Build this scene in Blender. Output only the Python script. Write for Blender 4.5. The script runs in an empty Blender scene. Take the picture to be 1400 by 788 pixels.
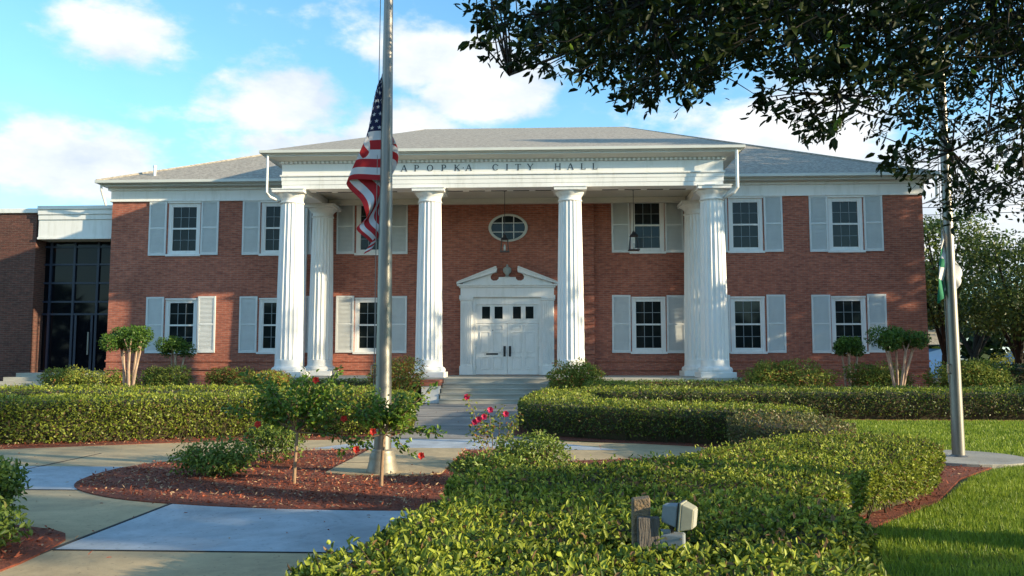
import bpy, math, random
import numpy as np
from mathutils import Vector, Matrix
random.seed(7); RNG = np.random.default_rng(11)
S = bpy.context.scene; COL = S.collection
rad = math.radians; PI = math.pi

# ------------------------------------------------------------------ camera
cd = bpy.data.cameras.new('camera'); cam = bpy.data.objects.new('camera', cd); COL.objects.link(cam)
S.camera = cam
cd.sensor_width = 36; cd.lens = 1120/1400*36; cd.clip_start = .05; cd.clip_end = 3000
cam.location = (1.7, 0, 1.55)
cam.rotation_euler = (rad(90)+math.atan(96/1120), 0, rad(2.6))

# ------------------------------------------------------------------ light
SUN_V = Vector((.95, -.30, .255)).normalized()
W = bpy.data.worlds.new('World'); S.world = W; W.use_nodes = True
SKY_STRENGTH = .135
def build_sky():
    nt = W.node_tree; N = nt.nodes; L = nt.links; N.clear()
    out = N.new('ShaderNodeOutputWorld'); bg = N.new('ShaderNodeBackground')
    bg.inputs['Strength'].default_value = SKY_STRENGTH
    sky = N.new('ShaderNodeTexSky'); sky.sky_type = 'NISHITA'; sky.sun_disc = False
    sky.sun_elevation = math.asin(SUN_V.z); sky.sun_rotation = math.atan2(SUN_V.x, SUN_V.y)
    sky.air_density = 1.0; sky.dust_density = .25; sky.ozone_density = 1.5; sky.altitude = 50
    tc = N.new('ShaderNodeTexCoord'); sep = N.new('ShaderNodeSeparateXYZ')
    L.new(tc.outputs['Generated'], sep.inputs[0])
    def m(op, a, b=None, c=None):
        n = N.new('ShaderNodeMath'); n.operation = op
        for i, v in enumerate((a, b, c)):
            if v is None: continue
            if isinstance(v, (int, float)): n.inputs[i].default_value = v
            else: L.new(v, n.inputs[i])
        return n.outputs[0]
    az = m('ARCTAN2', sep.outputs['X'], sep.outputs['Y']); el = m('ARCSINE', sep.outputs['Z'])
    # warp noise
    def noise(scale, detail, off):
        mp = N.new('ShaderNodeMapping'); mp.inputs['Location'].default_value = off
        mp.inputs['Scale'].default_value = (1, 1, 1.9)
        L.new(tc.outputs['Generated'], mp.inputs[0])
        n = N.new('ShaderNodeTexNoise'); n.inputs['Scale'].default_value = scale; n.inputs['Detail'].default_value = detail
        n.inputs['Roughness'].default_value = .58
        L.new(mp.outputs[0], n.inputs['Vector']); return n.outputs['Fac']
    n1 = noise(7, 8, (1.3, 4.2, .4)); n2 = noise(2.2, 6, (7, 2, 1)); n3 = noise(19, 6, (3, 1, 2))
    # (az deg, el deg, half width, half height, weight)
    blobs = [(-17.8, 17.2, 5.5, 2.6, 1.0), (-16.5, 13.2, 6.2, 2.6, 1.0), (-9, 20.3, 5.0, 2.4, .9), (-10.5, 14.0, 6.5, 4.0, 1.0),
             (-4.5, 18.8, 5.6, 3.2, 1.0), (-12.5, 10.5, 9, 2.6, .75), (-28.5, 20.0, 4.2, 2.2, .72), (-29.0, 15.6, 4.5, 1.8, .3), (-31, 12.2, 5.5, 2.4, .95),
             (-1.0, 13.6, 4.2, 2.4, .8), (16, 12, 10, 5.5, .8), (27, 10, 10, 6, .7), (3, 11, 5, 1.5, .25), (-27, 6, 12, 1.6, .35),
             (22, 24, 10, 5, .45), (60, 18, 16, 8, .9), (-60, 20, 14, 7, .8), (110, 20, 20, 9, .8), (180, 22, 30, 9, .9), (-120, 24, 22, 9, .9), (0, 50, 20, 10, .8), (100, 55, 24, 12, .8)]
    acc = None
    for a0, e0, sa, sb, w in blobs:
        a = m('MULTIPLY', m('SUBTRACT', az, rad(a0)), 1/rad(sa)); b = m('MULTIPLY', m('SUBTRACT', el, rad(e0)), 1/rad(sb))
        d = m('ADD', m('MULTIPLY', a, a), m('MULTIPLY', b, b))
        g = m('MULTIPLY', m('EXPONENT', m('MULTIPLY', d, -.9)), w)
        acc = g if acc is None else m('MAXIMUM', acc, g)
    f = m('ADD', m('ADD', acc, m('MULTIPLY', m('SUBTRACT', n1, .5), 1.5)), m('MULTIPLY', m('SUBTRACT', n3, .5), .75))
    f = m('ADD', f, m('MULTIPLY', m('SUBTRACT', n2, .5), .5))
    rp = N.new('ShaderNodeMapRange'); rp.interpolation_type = 'SMOOTHSTEP'
    L.new(f, rp.inputs[0]); rp.inputs[1].default_value = .20; rp.inputs[2].default_value = .66
    # thin haze towards the horizon
    hz = m('MULTIPLY', m('EXPONENT', m('MULTIPLY', m('MAXIMUM', el, 0.0), -7.5)), .6)
    mask = m('MINIMUM', m('ADD', m('MULTIPLY', rp.outputs[0], .97), hz), 1.0)
    # grey-lavender undersides: where the cloud is thick in its lower half
    shade = N.new('ShaderNodeMapRange'); L.new(m('SUBTRACT', n1, m('MULTIPLY', n3, .25)), shade.inputs[0])
    shade.inputs[1].default_value = .25; shade.inputs[2].default_value = .55
    cc = N.new('ShaderNodeMix'); cc.data_type = 'RGBA'; L.new(shade.outputs[0], cc.inputs[0])
    cc.inputs[6].default_value = (3.1, 3.55, 4.1, 1); cc.inputs[7].default_value = (4.7, 4.8, 4.8, 1)
    tint = N.new('ShaderNodeMix'); tint.data_type = 'RGBA'; tint.blend_type = 'MULTIPLY'; tint.inputs[0].default_value = 1
    L.new(sky.outputs[0], tint.inputs[6]); tint.inputs[7].default_value = (.82, 1.30, 1.46, 1)
    mx = N.new('ShaderNodeMix'); mx.data_type = 'RGBA'
    L.new(mask, mx.inputs[0]); L.new(tint.outputs[2], mx.inputs[6]); L.new(cc.outputs[2], mx.inputs[7])
    L.new(mx.outputs[2], bg.inputs[0]); L.new(bg.outputs[0], out.inputs[0])
build_sky()
ld = bpy.data.lights.new('sun', 'SUN'); ld.energy = 5.0; ld.angle = rad(.6); ld.color = (1, .82, .54)
sun = bpy.data.objects.new('sun', ld); COL.objects.link(sun); sun.rotation_euler = (-SUN_V).to_track_quat('-Z', 'Y').to_euler()
S.view_settings.view_transform = 'Standard'; S.view_settings.look = 'None'; S.view_settings.gamma = 1
S.view_settings.use_curve_mapping = False
S.view_settings.exposure = .86

# ------------------------------------------------------------------ helpers
class MB:
    def __init__(s): s.v = []; s.f = []; s.m = []
    def add(s, vs, fs, mi=0):
        o = len(s.v); s.v += [tuple(p) for p in vs]; s.f += [tuple(i+o for i in f) for f in fs]; s.m += [mi]*len(fs)
    def box(s, x0, x1, y0, y1, z0, z1, mi=0):
        s.add([(x0,y0,z0),(x1,y0,z0),(x1,y1,z0),(x0,y1,z0),(x0,y0,z1),(x1,y0,z1),(x1,y1,z1),(x0,y1,z1)],
              [(0,3,2,1),(4,5,6,7),(0,1,5,4),(1,2,6,5),(2,3,7,6),(3,0,4,7)], mi)
    def obox(s, c, size, rot, mi=0):
        M = Matrix.Translation(c) @ rot.to_4x4(); a, b, d = [q/2 for q in size]
        vs = [M @ Vector(p) for p in [(-a,-b,-d),(a,-b,-d),(a,b,-d),(-a,b,-d),(-a,-b,d),(a,-b,d),(a,b,d),(-a,b,d)]]
        s.add(vs, [(0,3,2,1),(4,5,6,7),(0,1,5,4),(1,2,6,5),(2,3,7,6),(3,0,4,7)], mi)
    def tube(s, pts, r, n=8, cap=True, mi=0):
        pts = [Vector(p) for p in pts]; rs = r if isinstance(r, (list, tuple)) else [r]*len(pts)
        vs = []; fs = []; up = Vector((0, 0, 1))
        prev = None
        for i, p in enumerate(pts):
            t = (pts[min(i+1, len(pts)-1)] - pts[max(i-1, 0)]).normalized()
            if prev is None:
                a = t.cross(up if abs(t.z) < .9 else Vector((1, 0, 0))).normalized()
            else:
                a = (prev - t*prev.dot(t)).normalized()
            prev = a; b = t.cross(a)
            for k in range(n):
                an = 2*PI*k/n; vs.append(p + (a*math.cos(an) + b*math.sin(an))*rs[i])
        for i in range(len(pts)-1):
            for k in range(n):
                fs.append((i*n+k, i*n+(k+1) % n, (i+1)*n+(k+1) % n, (i+1)*n+k))
        if cap: fs.append(tuple(range(n))[::-1]); fs.append(tuple((len(pts)-1)*n+k for k in range(n)))
        s.add(vs, fs, mi)
    def lathe(s, c, prof, n=24, mi=0):
        vs = []; fs = []
        for r, z in prof:
            for k in range(n): vs.append((c[0]+r*math.cos(2*PI*k/n), c[1]+r*math.sin(2*PI*k/n), c[2]+z))
        for i in range(len(prof)-1):
            for k in range(n): fs.append((i*n+k, i*n+(k+1) % n, (i+1)*n+(k+1) % n, (i+1)*n+k))
        fs.append(tuple(range(n))[::-1]); fs.append(tuple((len(prof)-1)*n+k for k in range(n)))
        s.add(vs, fs, mi)
    def prism_xz(s, poly, y0, y1, mi=0):     # polygon in x,z extruded along y
        n = len(poly); vs = [(x, y0, z) for x, z in poly] + [(x, y1, z) for x, z in poly]
        fs = [tuple(range(n)), tuple(range(n, 2*n))[::-1]] + [(i, i+n, (i+1) % n+n, (i+1) % n) for i in range(n)]
        s.add(vs, fs, mi)
    def prism_yz(s, poly, x0, x1, mi=0):
        n = len(poly); vs = [(x0, y, z) for y, z in poly] + [(x1, y, z) for y, z in poly]
        fs = [tuple(range(n))[::-1], tuple(range(n, 2*n))] + [(i, (i+1) % n, (i+1) % n+n, i+n) for i in range(n)]
        s.add(vs, fs, mi)
    def prism_xy(s, poly, z0, z1, mi=0):
        n = len(poly); vs = [(x, y, z0) for x, y in poly] + [(x, y, z1) for x, y in poly]
        fs = [tuple(range(n))[::-1], tuple(range(n, 2*n))] + [(i, (i+1) % n, (i+1) % n+n, i+n) for i in range(n)]
        s.add(vs, fs, mi)
    def build(s, name, mat, parent=None, smooth=False, bevel=0, recalc=True):
        me = bpy.data.meshes.new(name); me.from_pydata(s.v, [], s.f)
        for mt in (mat if isinstance(mat, (list, tuple)) else [mat]): me.materials.append(mt)
        if any(s.m): me.polygons.foreach_set('material_index', s.m)
        if recalc:
            import bmesh
            bm = bmesh.new(); bm.from_mesh(me); bmesh.ops.recalc_face_normals(bm, faces=bm.faces); bm.to_mesh(me); bm.free()
        if smooth:
            me.polygons.foreach_set('use_smooth', [True]*len(me.polygons)); me.set_sharp_from_angle(angle=rad(38))
        me.update()
        o = bpy.data.objects.new(name, me); COL.objects.link(o)
        if parent: o.parent = parent
        if bevel:
            md = o.modifiers.new('bevel', 'BEVEL'); md.width = bevel; md.segments = 2; md.limit_method = 'ANGLE'
        return o

def tag(o, label=None, cat=None, group=None, kind=None):
    if label: o['label'] = label
    if cat: o['category'] = cat
    if group: o['group'] = group
    if kind: o['kind'] = kind
    return o
def empty(name, loc, label, cat, group=None, rz=0):
    o = bpy.data.objects.new(name, None); COL.objects.link(o); o.location = loc; o.rotation_euler.z = rz
    o.empty_display_size = .2
    return tag(o, label, cat, group)
def copy_tree(o, parent=None):
    kids = list(o.children); c = o.copy(); COL.objects.link(c)
    if parent is not None: c.parent = parent
    for k in kids: copy_tree(k, c)
    return c

# ------------------------------------------------------------------ materials
def mat(name, color, rough=.6, metal=0, spec=.5, noise=0, nscale=5, bump=0, bscale=40, color2=None, stretch=(1, 1, 1), thr=(.3, .7), stain=0):
    m = bpy.data.materials.new(name); m.use_nodes = True; nt = m.node_tree; N = nt.nodes; L = nt.links
    b = N['Principled BSDF']; b.inputs['Roughness'].default_value = rough; b.inputs['Metallic'].default_value = metal
    b.inputs['Specular IOR Level'].default_value = spec
    b.inputs['Base Color'].default_value = (*color, 1)
    tc = N.new('ShaderNodeTexCoord'); mp = N.new('ShaderNodeMapping'); mp.inputs['Scale'].default_value = stretch
    L.new(tc.outputs['Object'], mp.inputs[0])
    if noise or color2:
        n = N.new('ShaderNodeTexNoise'); n.inputs['Scale'].default_value = nscale; n.inputs['Detail'].default_value = 7; n.inputs['Roughness'].default_value = .65
        L.new(mp.outputs[0], n.inputs['Vector'])
        r = N.new('ShaderNodeMapRange'); r.inputs[1].default_value = thr[0]; r.inputs[2].default_value = thr[1]; L.new(n.outputs['Fac'], r.inputs[0])
        mx = N.new('ShaderNodeMix'); mx.data_type = 'RGBA'; L.new(r.outputs[0], mx.inputs[0])
        c2 = color2 or tuple(c*(1-noise) for c in color)
        mx.inputs[6].default_value = (*c2, 1); mx.inputs[7].default_value = (*color, 1)
        if stain:
            n3 = N.new('ShaderNodeTexNoise'); n3.inputs['Scale'].default_value = .8; n3.inputs['Detail'].default_value = 9; n3.inputs['Roughness'].default_value = .72; n3.inputs['Distortion'].default_value = 1.2
            L.new(tc.outputs['Object'], n3.inputs['Vector'])
            r3 = N.new('ShaderNodeMapRange'); r3.inputs[1].default_value = .36; r3.inputs[2].default_value = .62; r3.inputs[3].default_value = 1-stain; r3.inputs[4].default_value = 1.06; L.new(n3.outputs['Fac'], r3.inputs[0])
            vo = N.new('ShaderNodeTexNoise'); vo.inputs['Scale'].default_value = 22; vo.inputs['Detail'].default_value = 2; L.new(tc.outputs['Object'], vo.inputs['Vector'])
            r4 = N.new('ShaderNodeMapRange'); r4.inputs[1].default_value = .28; r4.inputs[2].default_value = .36; r4.inputs[3].default_value = .62; r4.inputs[4].default_value = 1.0; L.new(vo.outputs['Fac'], r4.inputs[0])
            mu = N.new('ShaderNodeMath'); mu.operation = 'MULTIPLY'; L.new(r3.outputs[0], mu.inputs[0]); L.new(r4.outputs[0], mu.inputs[1])
            m3 = N.new('ShaderNodeMix'); m3.data_type = 'RGBA'; m3.blend_type = 'MULTIPLY'; m3.inputs[0].default_value = 1
            L.new(mx.outputs[2], m3.inputs[6]); L.new(mu.outputs[0], m3.inputs[7]); mx = m3
        L.new(mx.outputs[2], b.inputs['Base Color'])
    if bump:
        n = N.new('ShaderNodeTexNoise'); n.inputs['Scale'].default_value = bscale; n.inputs['Detail'].default_value = 5
        L.new(mp.outputs[0], n.inputs['Vector'])
        bp = N.new('ShaderNodeBump'); bp.inputs['Strength'].default_value = bump; bp.inputs['Distance'].default_value = .02
        L.new(n.outputs['Fac'], bp.inputs['Height']); L.new(bp.outputs[0], b.inputs['Normal'])
    return m

def brick_mat(name, c1, c2, mortar, dark=(.07, .02, .016)):
    m = bpy.data.materials.new(name); m.use_nodes = True; nt = m.node_tree; N = nt.nodes; L = nt.links
    b = N['Principled BSDF']; b.inputs['Roughness'].default_value = .85
    g = N.new('ShaderNodeNewGeometry'); sp = N.new('ShaderNodeSeparateXYZ'); L.new(g.outputs['Position'], sp.inputs[0])
    ad = N.new('ShaderNodeMath'); ad.operation = 'ADD'; L.new(sp.outputs[0], ad.inputs[0]); L.new(sp.outputs[1], ad.inputs[1])
    cb = N.new('ShaderNodeCombineXYZ'); L.new(ad.outputs[0], cb.inputs[0]); L.new(sp.outputs[2], cb.inputs[1])
    br = N.new('ShaderNodeTexBrick'); L.new(cb.outputs[0], br.inputs['Vector'])
    br.inputs['Scale'].default_value = 1; br.inputs['Brick Width'].default_value = .30; br.inputs['Row Height'].default_value = .082
    br.inputs['Mortar Size'].default_value = .0075; br.inputs['Mortar Smooth'].default_value = .1; br.inputs['Bias'].default_value = 0
    br.inputs['Color1'].default_value = (*c1, 1); br.inputs['Color2'].default_value = (*c2, 1); br.inputs['Mortar'].default_value = (*mortar, 1)
    # per-brick tone: noise stretched to brick size
    mp = N.new('ShaderNodeMapping'); mp.inputs['Scale'].default_value = (3.3, 12.2, 1); L.new(cb.outputs[0], mp.inputs[0])
    n = N.new('ShaderNodeTexNoise'); n.inputs['Scale'].default_value = 1.15; n.inputs['Detail'].default_value = 2; L.new(mp.outputs[0], n.inputs['Vector'])
    r = N.new('ShaderNodeMapRange'); r.inputs[1].default_value = .36; r.inputs[2].default_value = .6; L.new(n.outputs['Fac'], r.inputs[0])
    mx = N.new('ShaderNodeMix'); mx.data_type = 'RGBA'; mx.blend_type = 'MULTIPLY'; mx.inputs[0].default_value = 1
    rc = N.new('ShaderNodeMix'); rc.data_type = 'RGBA'; L.new(r.outputs[0], rc.inputs[0]); rc.inputs[6].default_value = (.74, .70, .72, 1); rc.inputs[7].default_value = (1.13, 1.08, 1.05, 1)
    L.new(br.outputs['Color'], mx.inputs[6]); L.new(rc.outputs[2], mx.inputs[7])
    n2 = N.new('ShaderNodeTexNoise'); n2.inputs['Scale'].default_value = .55; n2.inputs['Detail'].default_value = 5; L.new(g.outputs['Position'], n2.inputs['Vector'])
    r2 = N.new('ShaderNodeMapRange'); r2.inputs[1].default_value = .3; r2.inputs[2].default_value = .7; r2.inputs[3].default_value = .82; r2.inputs[4].default_value = 1.12; L.new(n2.outputs['Fac'], r2.inputs[0])
    mx2 = N.new('ShaderNodeMix'); mx2.data_type = 'RGBA'; mx2.blend_type = 'MULTIPLY'; mx2.inputs[0].default_value = 1
    L.new(mx.outputs[2], mx2.inputs[6]); L.new(r2.outputs[0], mx2.inputs[7])
    L.new(mx2.outputs[2], b.inputs['Base Color'])
    bp = N.new('ShaderNodeBump'); bp.inputs['Strength'].default_value = .6; bp.inputs['Distance'].default_value = .008; bp.invert = True
    L.new(br.outputs['Fac'], bp.inputs['Height']); L.new(bp.outputs[0], b.inputs['Normal'])
    return m

def leaf_mat(name, dark, light, accent=None, transl=.3, rough=.45, spec=.4):
    m = bpy.data.materials.new(name); m.use_nodes = True; nt = m.node_tree; N = nt.nodes; L = nt.links
    b = N['Principled BSDF']; b.inputs['Roughness'].default_value = rough; b.inputs['Specular IOR Level'].default_value = spec
    at = N.new('ShaderNodeAttribute'); at.attribute_name = 'tone'
    mx = N.new('ShaderNodeMix'); mx.data_type = 'RGBA'; L.new(at.outputs['Fac'], mx.inputs[0])
    mx.inputs[6].default_value = (*dark, 1); mx.inputs[7].default_value = (*light, 1); colr = mx.outputs[2]
    if accent:
        gt = N.new('ShaderNodeMath'); gt.operation = 'GREATER_THAN'; L.new(at.outputs['Fac'], gt.inputs[0]); gt.inputs[1].default_value = 1.0
        m2 = N.new('ShaderNodeMix'); m2.data_type = 'RGBA'; L.new(gt.outputs[0], m2.inputs[0]); L.new(colr, m2.inputs[6]); m2.inputs[7].default_value = (*accent, 1); colr = m2.outputs[2]
    L.new(colr, b.inputs['Base Color'])
    tr = N.new('ShaderNodeBsdfTranslucent'); L.new(colr, tr.inputs[0])
    ms = N.new('ShaderNodeMixShader'); ms.inputs[0].default_value = transl
    L.new(b.outputs[0], ms.inputs[1]); L.new(tr.outputs[0], ms.inputs[2]); L.new(ms.outputs[0], N['Material Output'].inputs[0])
    return m

M = {}
M['brick'] = brick_mat('brick_red', (.43, .142, .088), (.32, .100, .064), (.34, .23, .18))
M['brick_dark'] = brick_mat('brick_brown', (.15, .055, .040), (.10, .042, .032), (.14, .11, .09))
M['white'] = mat('white_paint', (.80, .80, .78), .5, color2=(.66, .66, .62), nscale=2.2, stretch=(2, 2, .35), thr=(.25, .5))
M['shutter'] = mat('shutter_paint', (.70, .73, .73), .55, noise=.12, nscale=3)
M['cream'] = mat('porch_ceiling_paint', (.66, .64, .56), .6, noise=.08, nscale=2)
M['cornice'] = mat('cornice_paint', (.62, .64, .60), .5, noise=.1, nscale=1.5)
M['shingle'] = mat('roof_shingle', (.42, .375, .31), .9, color2=(.24, .215, .18), nscale=7, stretch=(1, 1, 3), thr=(.42, .58), bump=.9, bscale=14)
M['black'] = mat('black_iron', (.02, .02, .022), .45)
M['void'] = mat('vent_black', (.012, .012, .012), .8)
M['glass'] = mat('window_glass', (.014, .020, .022), .05, spec=.28, noise=.3, nscale=1.2)
M['glass_dark'] = mat('curtain_glass', (.004, .005, .008), .04, spec=.22)
M['lampglass'] = mat('lamp_glass', (.5, .5, .45), .1, spec=.8)
M['muntin'] = mat('muntin_grey', (.22, .26, .28), .5)
M['mullion'] = mat('mullion_blue', (.018, .026, .05), .4)
M['letter'] = mat('letter_bronze', (.045, .06, .07), .5)
M['urn'] = mat('urn_paint', (.36, .40, .38), .6, noise=.2, nscale=8)
M['conc_tan'] = mat('concrete_tan', (.56, .425, .235), .85, color2=(.44, .335, .19), nscale=2.6, stain=.30, bump=.25, bscale=120)
M['conc_blue'] = mat('concrete_pale', (.47, .51, .54), .75, color2=(.37, .41, .44), nscale=2.2, stain=.30, bump=.2, bscale=120)
M['conc_grey'] = mat('concrete_walk', (.38, .345, .295), .85, stain=.3, color2=(.22, .205, .19), nscale=1.5, stretch=(.4, 2.2, 1), bump=.25, bscale=90)
M['conc_step'] = mat('concrete_step', (.50, .475, .40), .85, color2=(.32, .305, .26), nscale=2.2, stretch=(.6, 1, 4), bump=.3, bscale=60)
M['conc_pad'] = mat('concrete_pad', (.40, .38, .32), .85, stain=.3, color2=(.31, .29, .25), nscale=2, bump=.3, bscale=80)
M['joint'] = mat('joint_dark', (.03, .03, .03), .9)
M['mulch'] = mat('mulch_red', (.30, .075, .034), .95, color2=(.085, .024, .014), nscale=28, bump=1, bscale=60)
M['chip'] = leaf_mat('mulch_chip', (.15, .035, .02), (.44, .13, .065), accent=(.50, .33, .19), transl=0, rough=.8, spec=.2)
M['soil'] = mat('lawn_soil', (.055, .085, .022), .95, color2=(.035, .055, .015), nscale=6, bump=.5, bscale=30)
M['asphalt'] = mat('asphalt', (.055, .055, .058), .9, noise=.3, nscale=3)
M['grass'] = leaf_mat('grass_blade', (.11, .19, .018), (.36, .45, .05), transl=.35, rough=.5, spec=.3)
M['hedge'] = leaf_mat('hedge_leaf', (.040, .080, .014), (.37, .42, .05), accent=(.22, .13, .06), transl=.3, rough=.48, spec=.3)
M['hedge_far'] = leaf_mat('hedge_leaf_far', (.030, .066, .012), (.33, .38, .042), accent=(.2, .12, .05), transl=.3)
M['hedge_brown'] = leaf_mat('hedge_leaf_browned', (.06, .075, .022), (.26, .25, .08), accent=(.22, .12, .06), transl=.3)
M['box'] = leaf_mat('shrub_leaf', (.045, .095, .018), (.24, .32, .05), accent=(.2, .2, .06), transl=.3)
M['core'] = mat('hedge_branches', (.035, .042, .014), .95, color2=(.075, .050, .028), nscale=14)
M['nandina'] = leaf_mat('nandina_leaf', (.08, .15, .03), (.36, .38, .07), accent=(.34, .13, .045), transl=.3, rough=.6, spec=.2)
M['myrtle'] = leaf_mat('myrtle_leaf', (.035, .09, .018), (.14, .25, .03), transl=.35)
M['hibiscus'] = leaf_mat('hibiscus_leaf', (.05, .12, .02), (.24, .36, .04), accent=(.3, .27, .04), transl=.35, rough=.35)
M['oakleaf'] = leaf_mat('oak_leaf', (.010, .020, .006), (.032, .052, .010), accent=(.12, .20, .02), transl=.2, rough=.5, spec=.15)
M['treeleaf'] = leaf_mat('tree_leaf', (.04, .075, .018), (.16, .22, .04), transl=.3)
M['treedark'] = leaf_mat('tree_leaf_dark', (.018, .04, .012), (.06, .10, .02), transl=.25)
M['bark'] = mat('bark', (.11, .085, .065), .95, color2=(.05, .04, .03), nscale=9, stretch=(3, 3, .6), bump=.8, bscale=20)
M['bark_dark'] = mat('bark_dark', (.035, .028, .022), .95, noise=.4, nscale=9)
M['myrtlebark'] = mat('myrtle_bark', (.50, .37, .26), .7, color2=(.30, .20, .14), nscale=6, stretch=(3, 3, .7), thr=(.35, .65))
M['stem'] = mat('stem_bark', (.34, .22, .13), .8, noise=.3, nscale=20)
M['redpetal'] = leaf_mat('red_petal', (.62, .03, .02), (.85, .09, .06), transl=.3)
M['pinkpetal'] = leaf_mat('pink_petal', (.60, .02, .08), (.85, .08, .22), transl=.3)
M['steel'] = mat('brushed_aluminium', (.30, .285, .26), .46, metal=.85, noise=.3, nscale=4, stretch=(6, 6, .4))
M['castmetal'] = mat('cast_collar', (.34, .30, .23), .5, metal=.5, noise=.35, nscale=10)
M['rope'] = mat('rope', (.30, .29, .27), .9)
M['red'] = mat('flag_red', (.52, .018, .025), .8, noise=.12, nscale=6)
M['fwhite'] = mat('flag_white', (.72, .72, .74), .8, noise=.06, nscale=6)
M['blue'] = mat('flag_blue', (.012, .018, .075), .8)
M['green'] = mat('flag_green', (.01, .20, .10), .8)
M['wood'] = mat('weathered_wood', (.17, .15, .13), .9, color2=(.060, .052, .048), nscale=10, stretch=(5, 5, .6), bump=.9, bscale=30)
M['lichen'] = mat('lichen_wood', (.30, .20, .10), .95, color2=(.10, .09, .08), nscale=34, bump=.9, bscale=60)
M['lampgrey'] = mat('grey_casting', (.24, .27, .29), .55, noise=.2, nscale=14)
M['lamptan'] = mat('tan_casting', (.36, .35, .26), .6, noise=.2, nscale=14)
M['carwhite'] = mat('car_paint', (.75, .76, .77), .25, spec=.6)
M['carblue'] = mat('van_paint', (.25, .36, .50), .3, spec=.6)
M['tyre'] = mat('tyre', (.02, .02, .02), .8)
M['bluepaint'] = mat('blue_paint', (.04, .16, .42), .5)

# ------------------------------------------------------------------ leaves (numpy)
def unit(a): return a/np.maximum(np.linalg.norm(a, axis=-1, keepdims=True), 1e-9)
def leaves_mesh(name, P, D, Nn, Ln, Wd, tone, mtl, parent=None, detail=True, extra=None, curl=.25):
    """P base points, D growth directions, Nn normals; one folded ovate blade each"""
    n = len(P); D = unit(D); Sx = unit(np.cross(D, Nn)); Nn = np.cross(Sx, D)
    Ln = np.broadcast_to(np.asarray(Ln, float), (n,))[:, None]; Wd = np.broadcast_to(np.asarray(Wd, float), (n,))[:, None]
    if detail:
        V = np.stack([P, P+D*Ln*.3-Sx*Wd*.5+Nn*Wd*curl, P+D*Ln*.72-Sx*Wd*.4+Nn*Wd*curl*.6, P+D*Ln-Nn*Ln*.1,
                      P+D*Ln*.72+Sx*Wd*.4+Nn*Wd*curl*.6, P+D*Ln*.3+Sx*Wd*.5+Nn*Wd*curl], 1)
        k = 6; F = np.array([[0, 3, 2, 1], [0, 5, 4, 3]])
    else:
        V = np.stack([P, P+D*Ln*.45-Sx*Wd*.5, P+D*Ln, P+D*Ln*.45+Sx*Wd*.5], 1); k = 4; F = np.array([[0, 3, 2, 1]])
    faces = (F[None] + (np.arange(n)*k)[:, None, None]).reshape(-1, 4)
    me = bpy.data.meshes.new(name)
    me.vertices.add(n*k); me.vertices.foreach_set('co', V.reshape(-1).astype(np.float32))
    nf = len(faces); me.loops.add(nf*4); me.loops.foreach_set('vertex_index', faces.reshape(-1).astype(np.int32))
    me.polygons.add(nf); me.polygons.foreach_set('loop_start', (np.arange(nf)*4).astype(np.int32))
    me.update(calc_edges=True)
    at = me.attributes.new('tone', 'FLOAT', 'FACE'); at.data.foreach_set('value', np.repeat(tone, len(F)).astype(np.float32))
    me.materials.append(mtl)
    o = bpy.data.objects.new(name, me); COL.objects.link(o)
    if parent: o.parent = parent
    return o
def wob(x, y, s=1.0, seed=0):
    return (np.sin(x*1.9*s+seed)+np.sin(y*2.3*s+1.7*seed)+.7*np.sin((x+y)*4.1*s+seed*2)+.7*np.sin((x-y)*5.3*s-seed)+.5*np.sin(x*9.7*s+3*seed)*np.sin(y*8.9*s))/3.2
def rnd(n, k=3): return RNG.normal(size=(n, k))
def smooth_closed(pts, k=8):
    P = np.array(pts, float); n = len(P); out = []
    for i in range(n):
        p0, p1, p2, p3 = P[i-1], P[i], P[(i+1) % n], P[(i+2) % n]
        for j in range(k):
            t = j/k; out.append(.5*((2*p1)+(-p0+p2)*t+(2*p0-5*p1+4*p2-p3)*t*t+(-p0+3*p1-3*p2+p3)*t**3))
    return np.array(out)
def inside(P, poly):
    x, y = P[:, 0], P[:, 1]; c = np.zeros(len(P), bool); n = len(poly)
    for i in range(n):
        x0, y0 = poly[i-1]; x1, y1 = poly[i]
        if y0 == y1: continue
        h = ((y0 > y) != (y1 > y)) & (x < (x1-x0)*(y-y0)/(y1-y0)+x0); c ^= h
    return c
def edge_dist(P, poly):
    best = np.full(len(P), 1e9); near = np.zeros((len(P), 2))
    for i in range(len(poly)):
        a = poly[i-1]; b = poly[i]; ab = b-a; L2 = ab@ab
        if L2 < 1e-12: continue
        t = np.clip(((P-a)@ab)/L2, 0, 1); q = a+t[:, None]*ab; d = np.linalg.norm(P-q, axis=1)
        k = d < best; best[k] = d[k]; near[k] = q[k]
    return best, near
def band(center, w0, w1=None):
    """closed outline round a centre line"""
    C = np.array(center, float); n = len(C); w = np.linspace(w0, w1 if w1 is not None else w0, n)
    T = np.gradient(C, axis=0); T = unit(T); Nm = np.stack([-T[:, 1], T[:, 0]], 1)
    return np.concatenate([C+Nm*w[:, None]/2, (C-Nm*w[:, None]/2)[::-1]])

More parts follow.
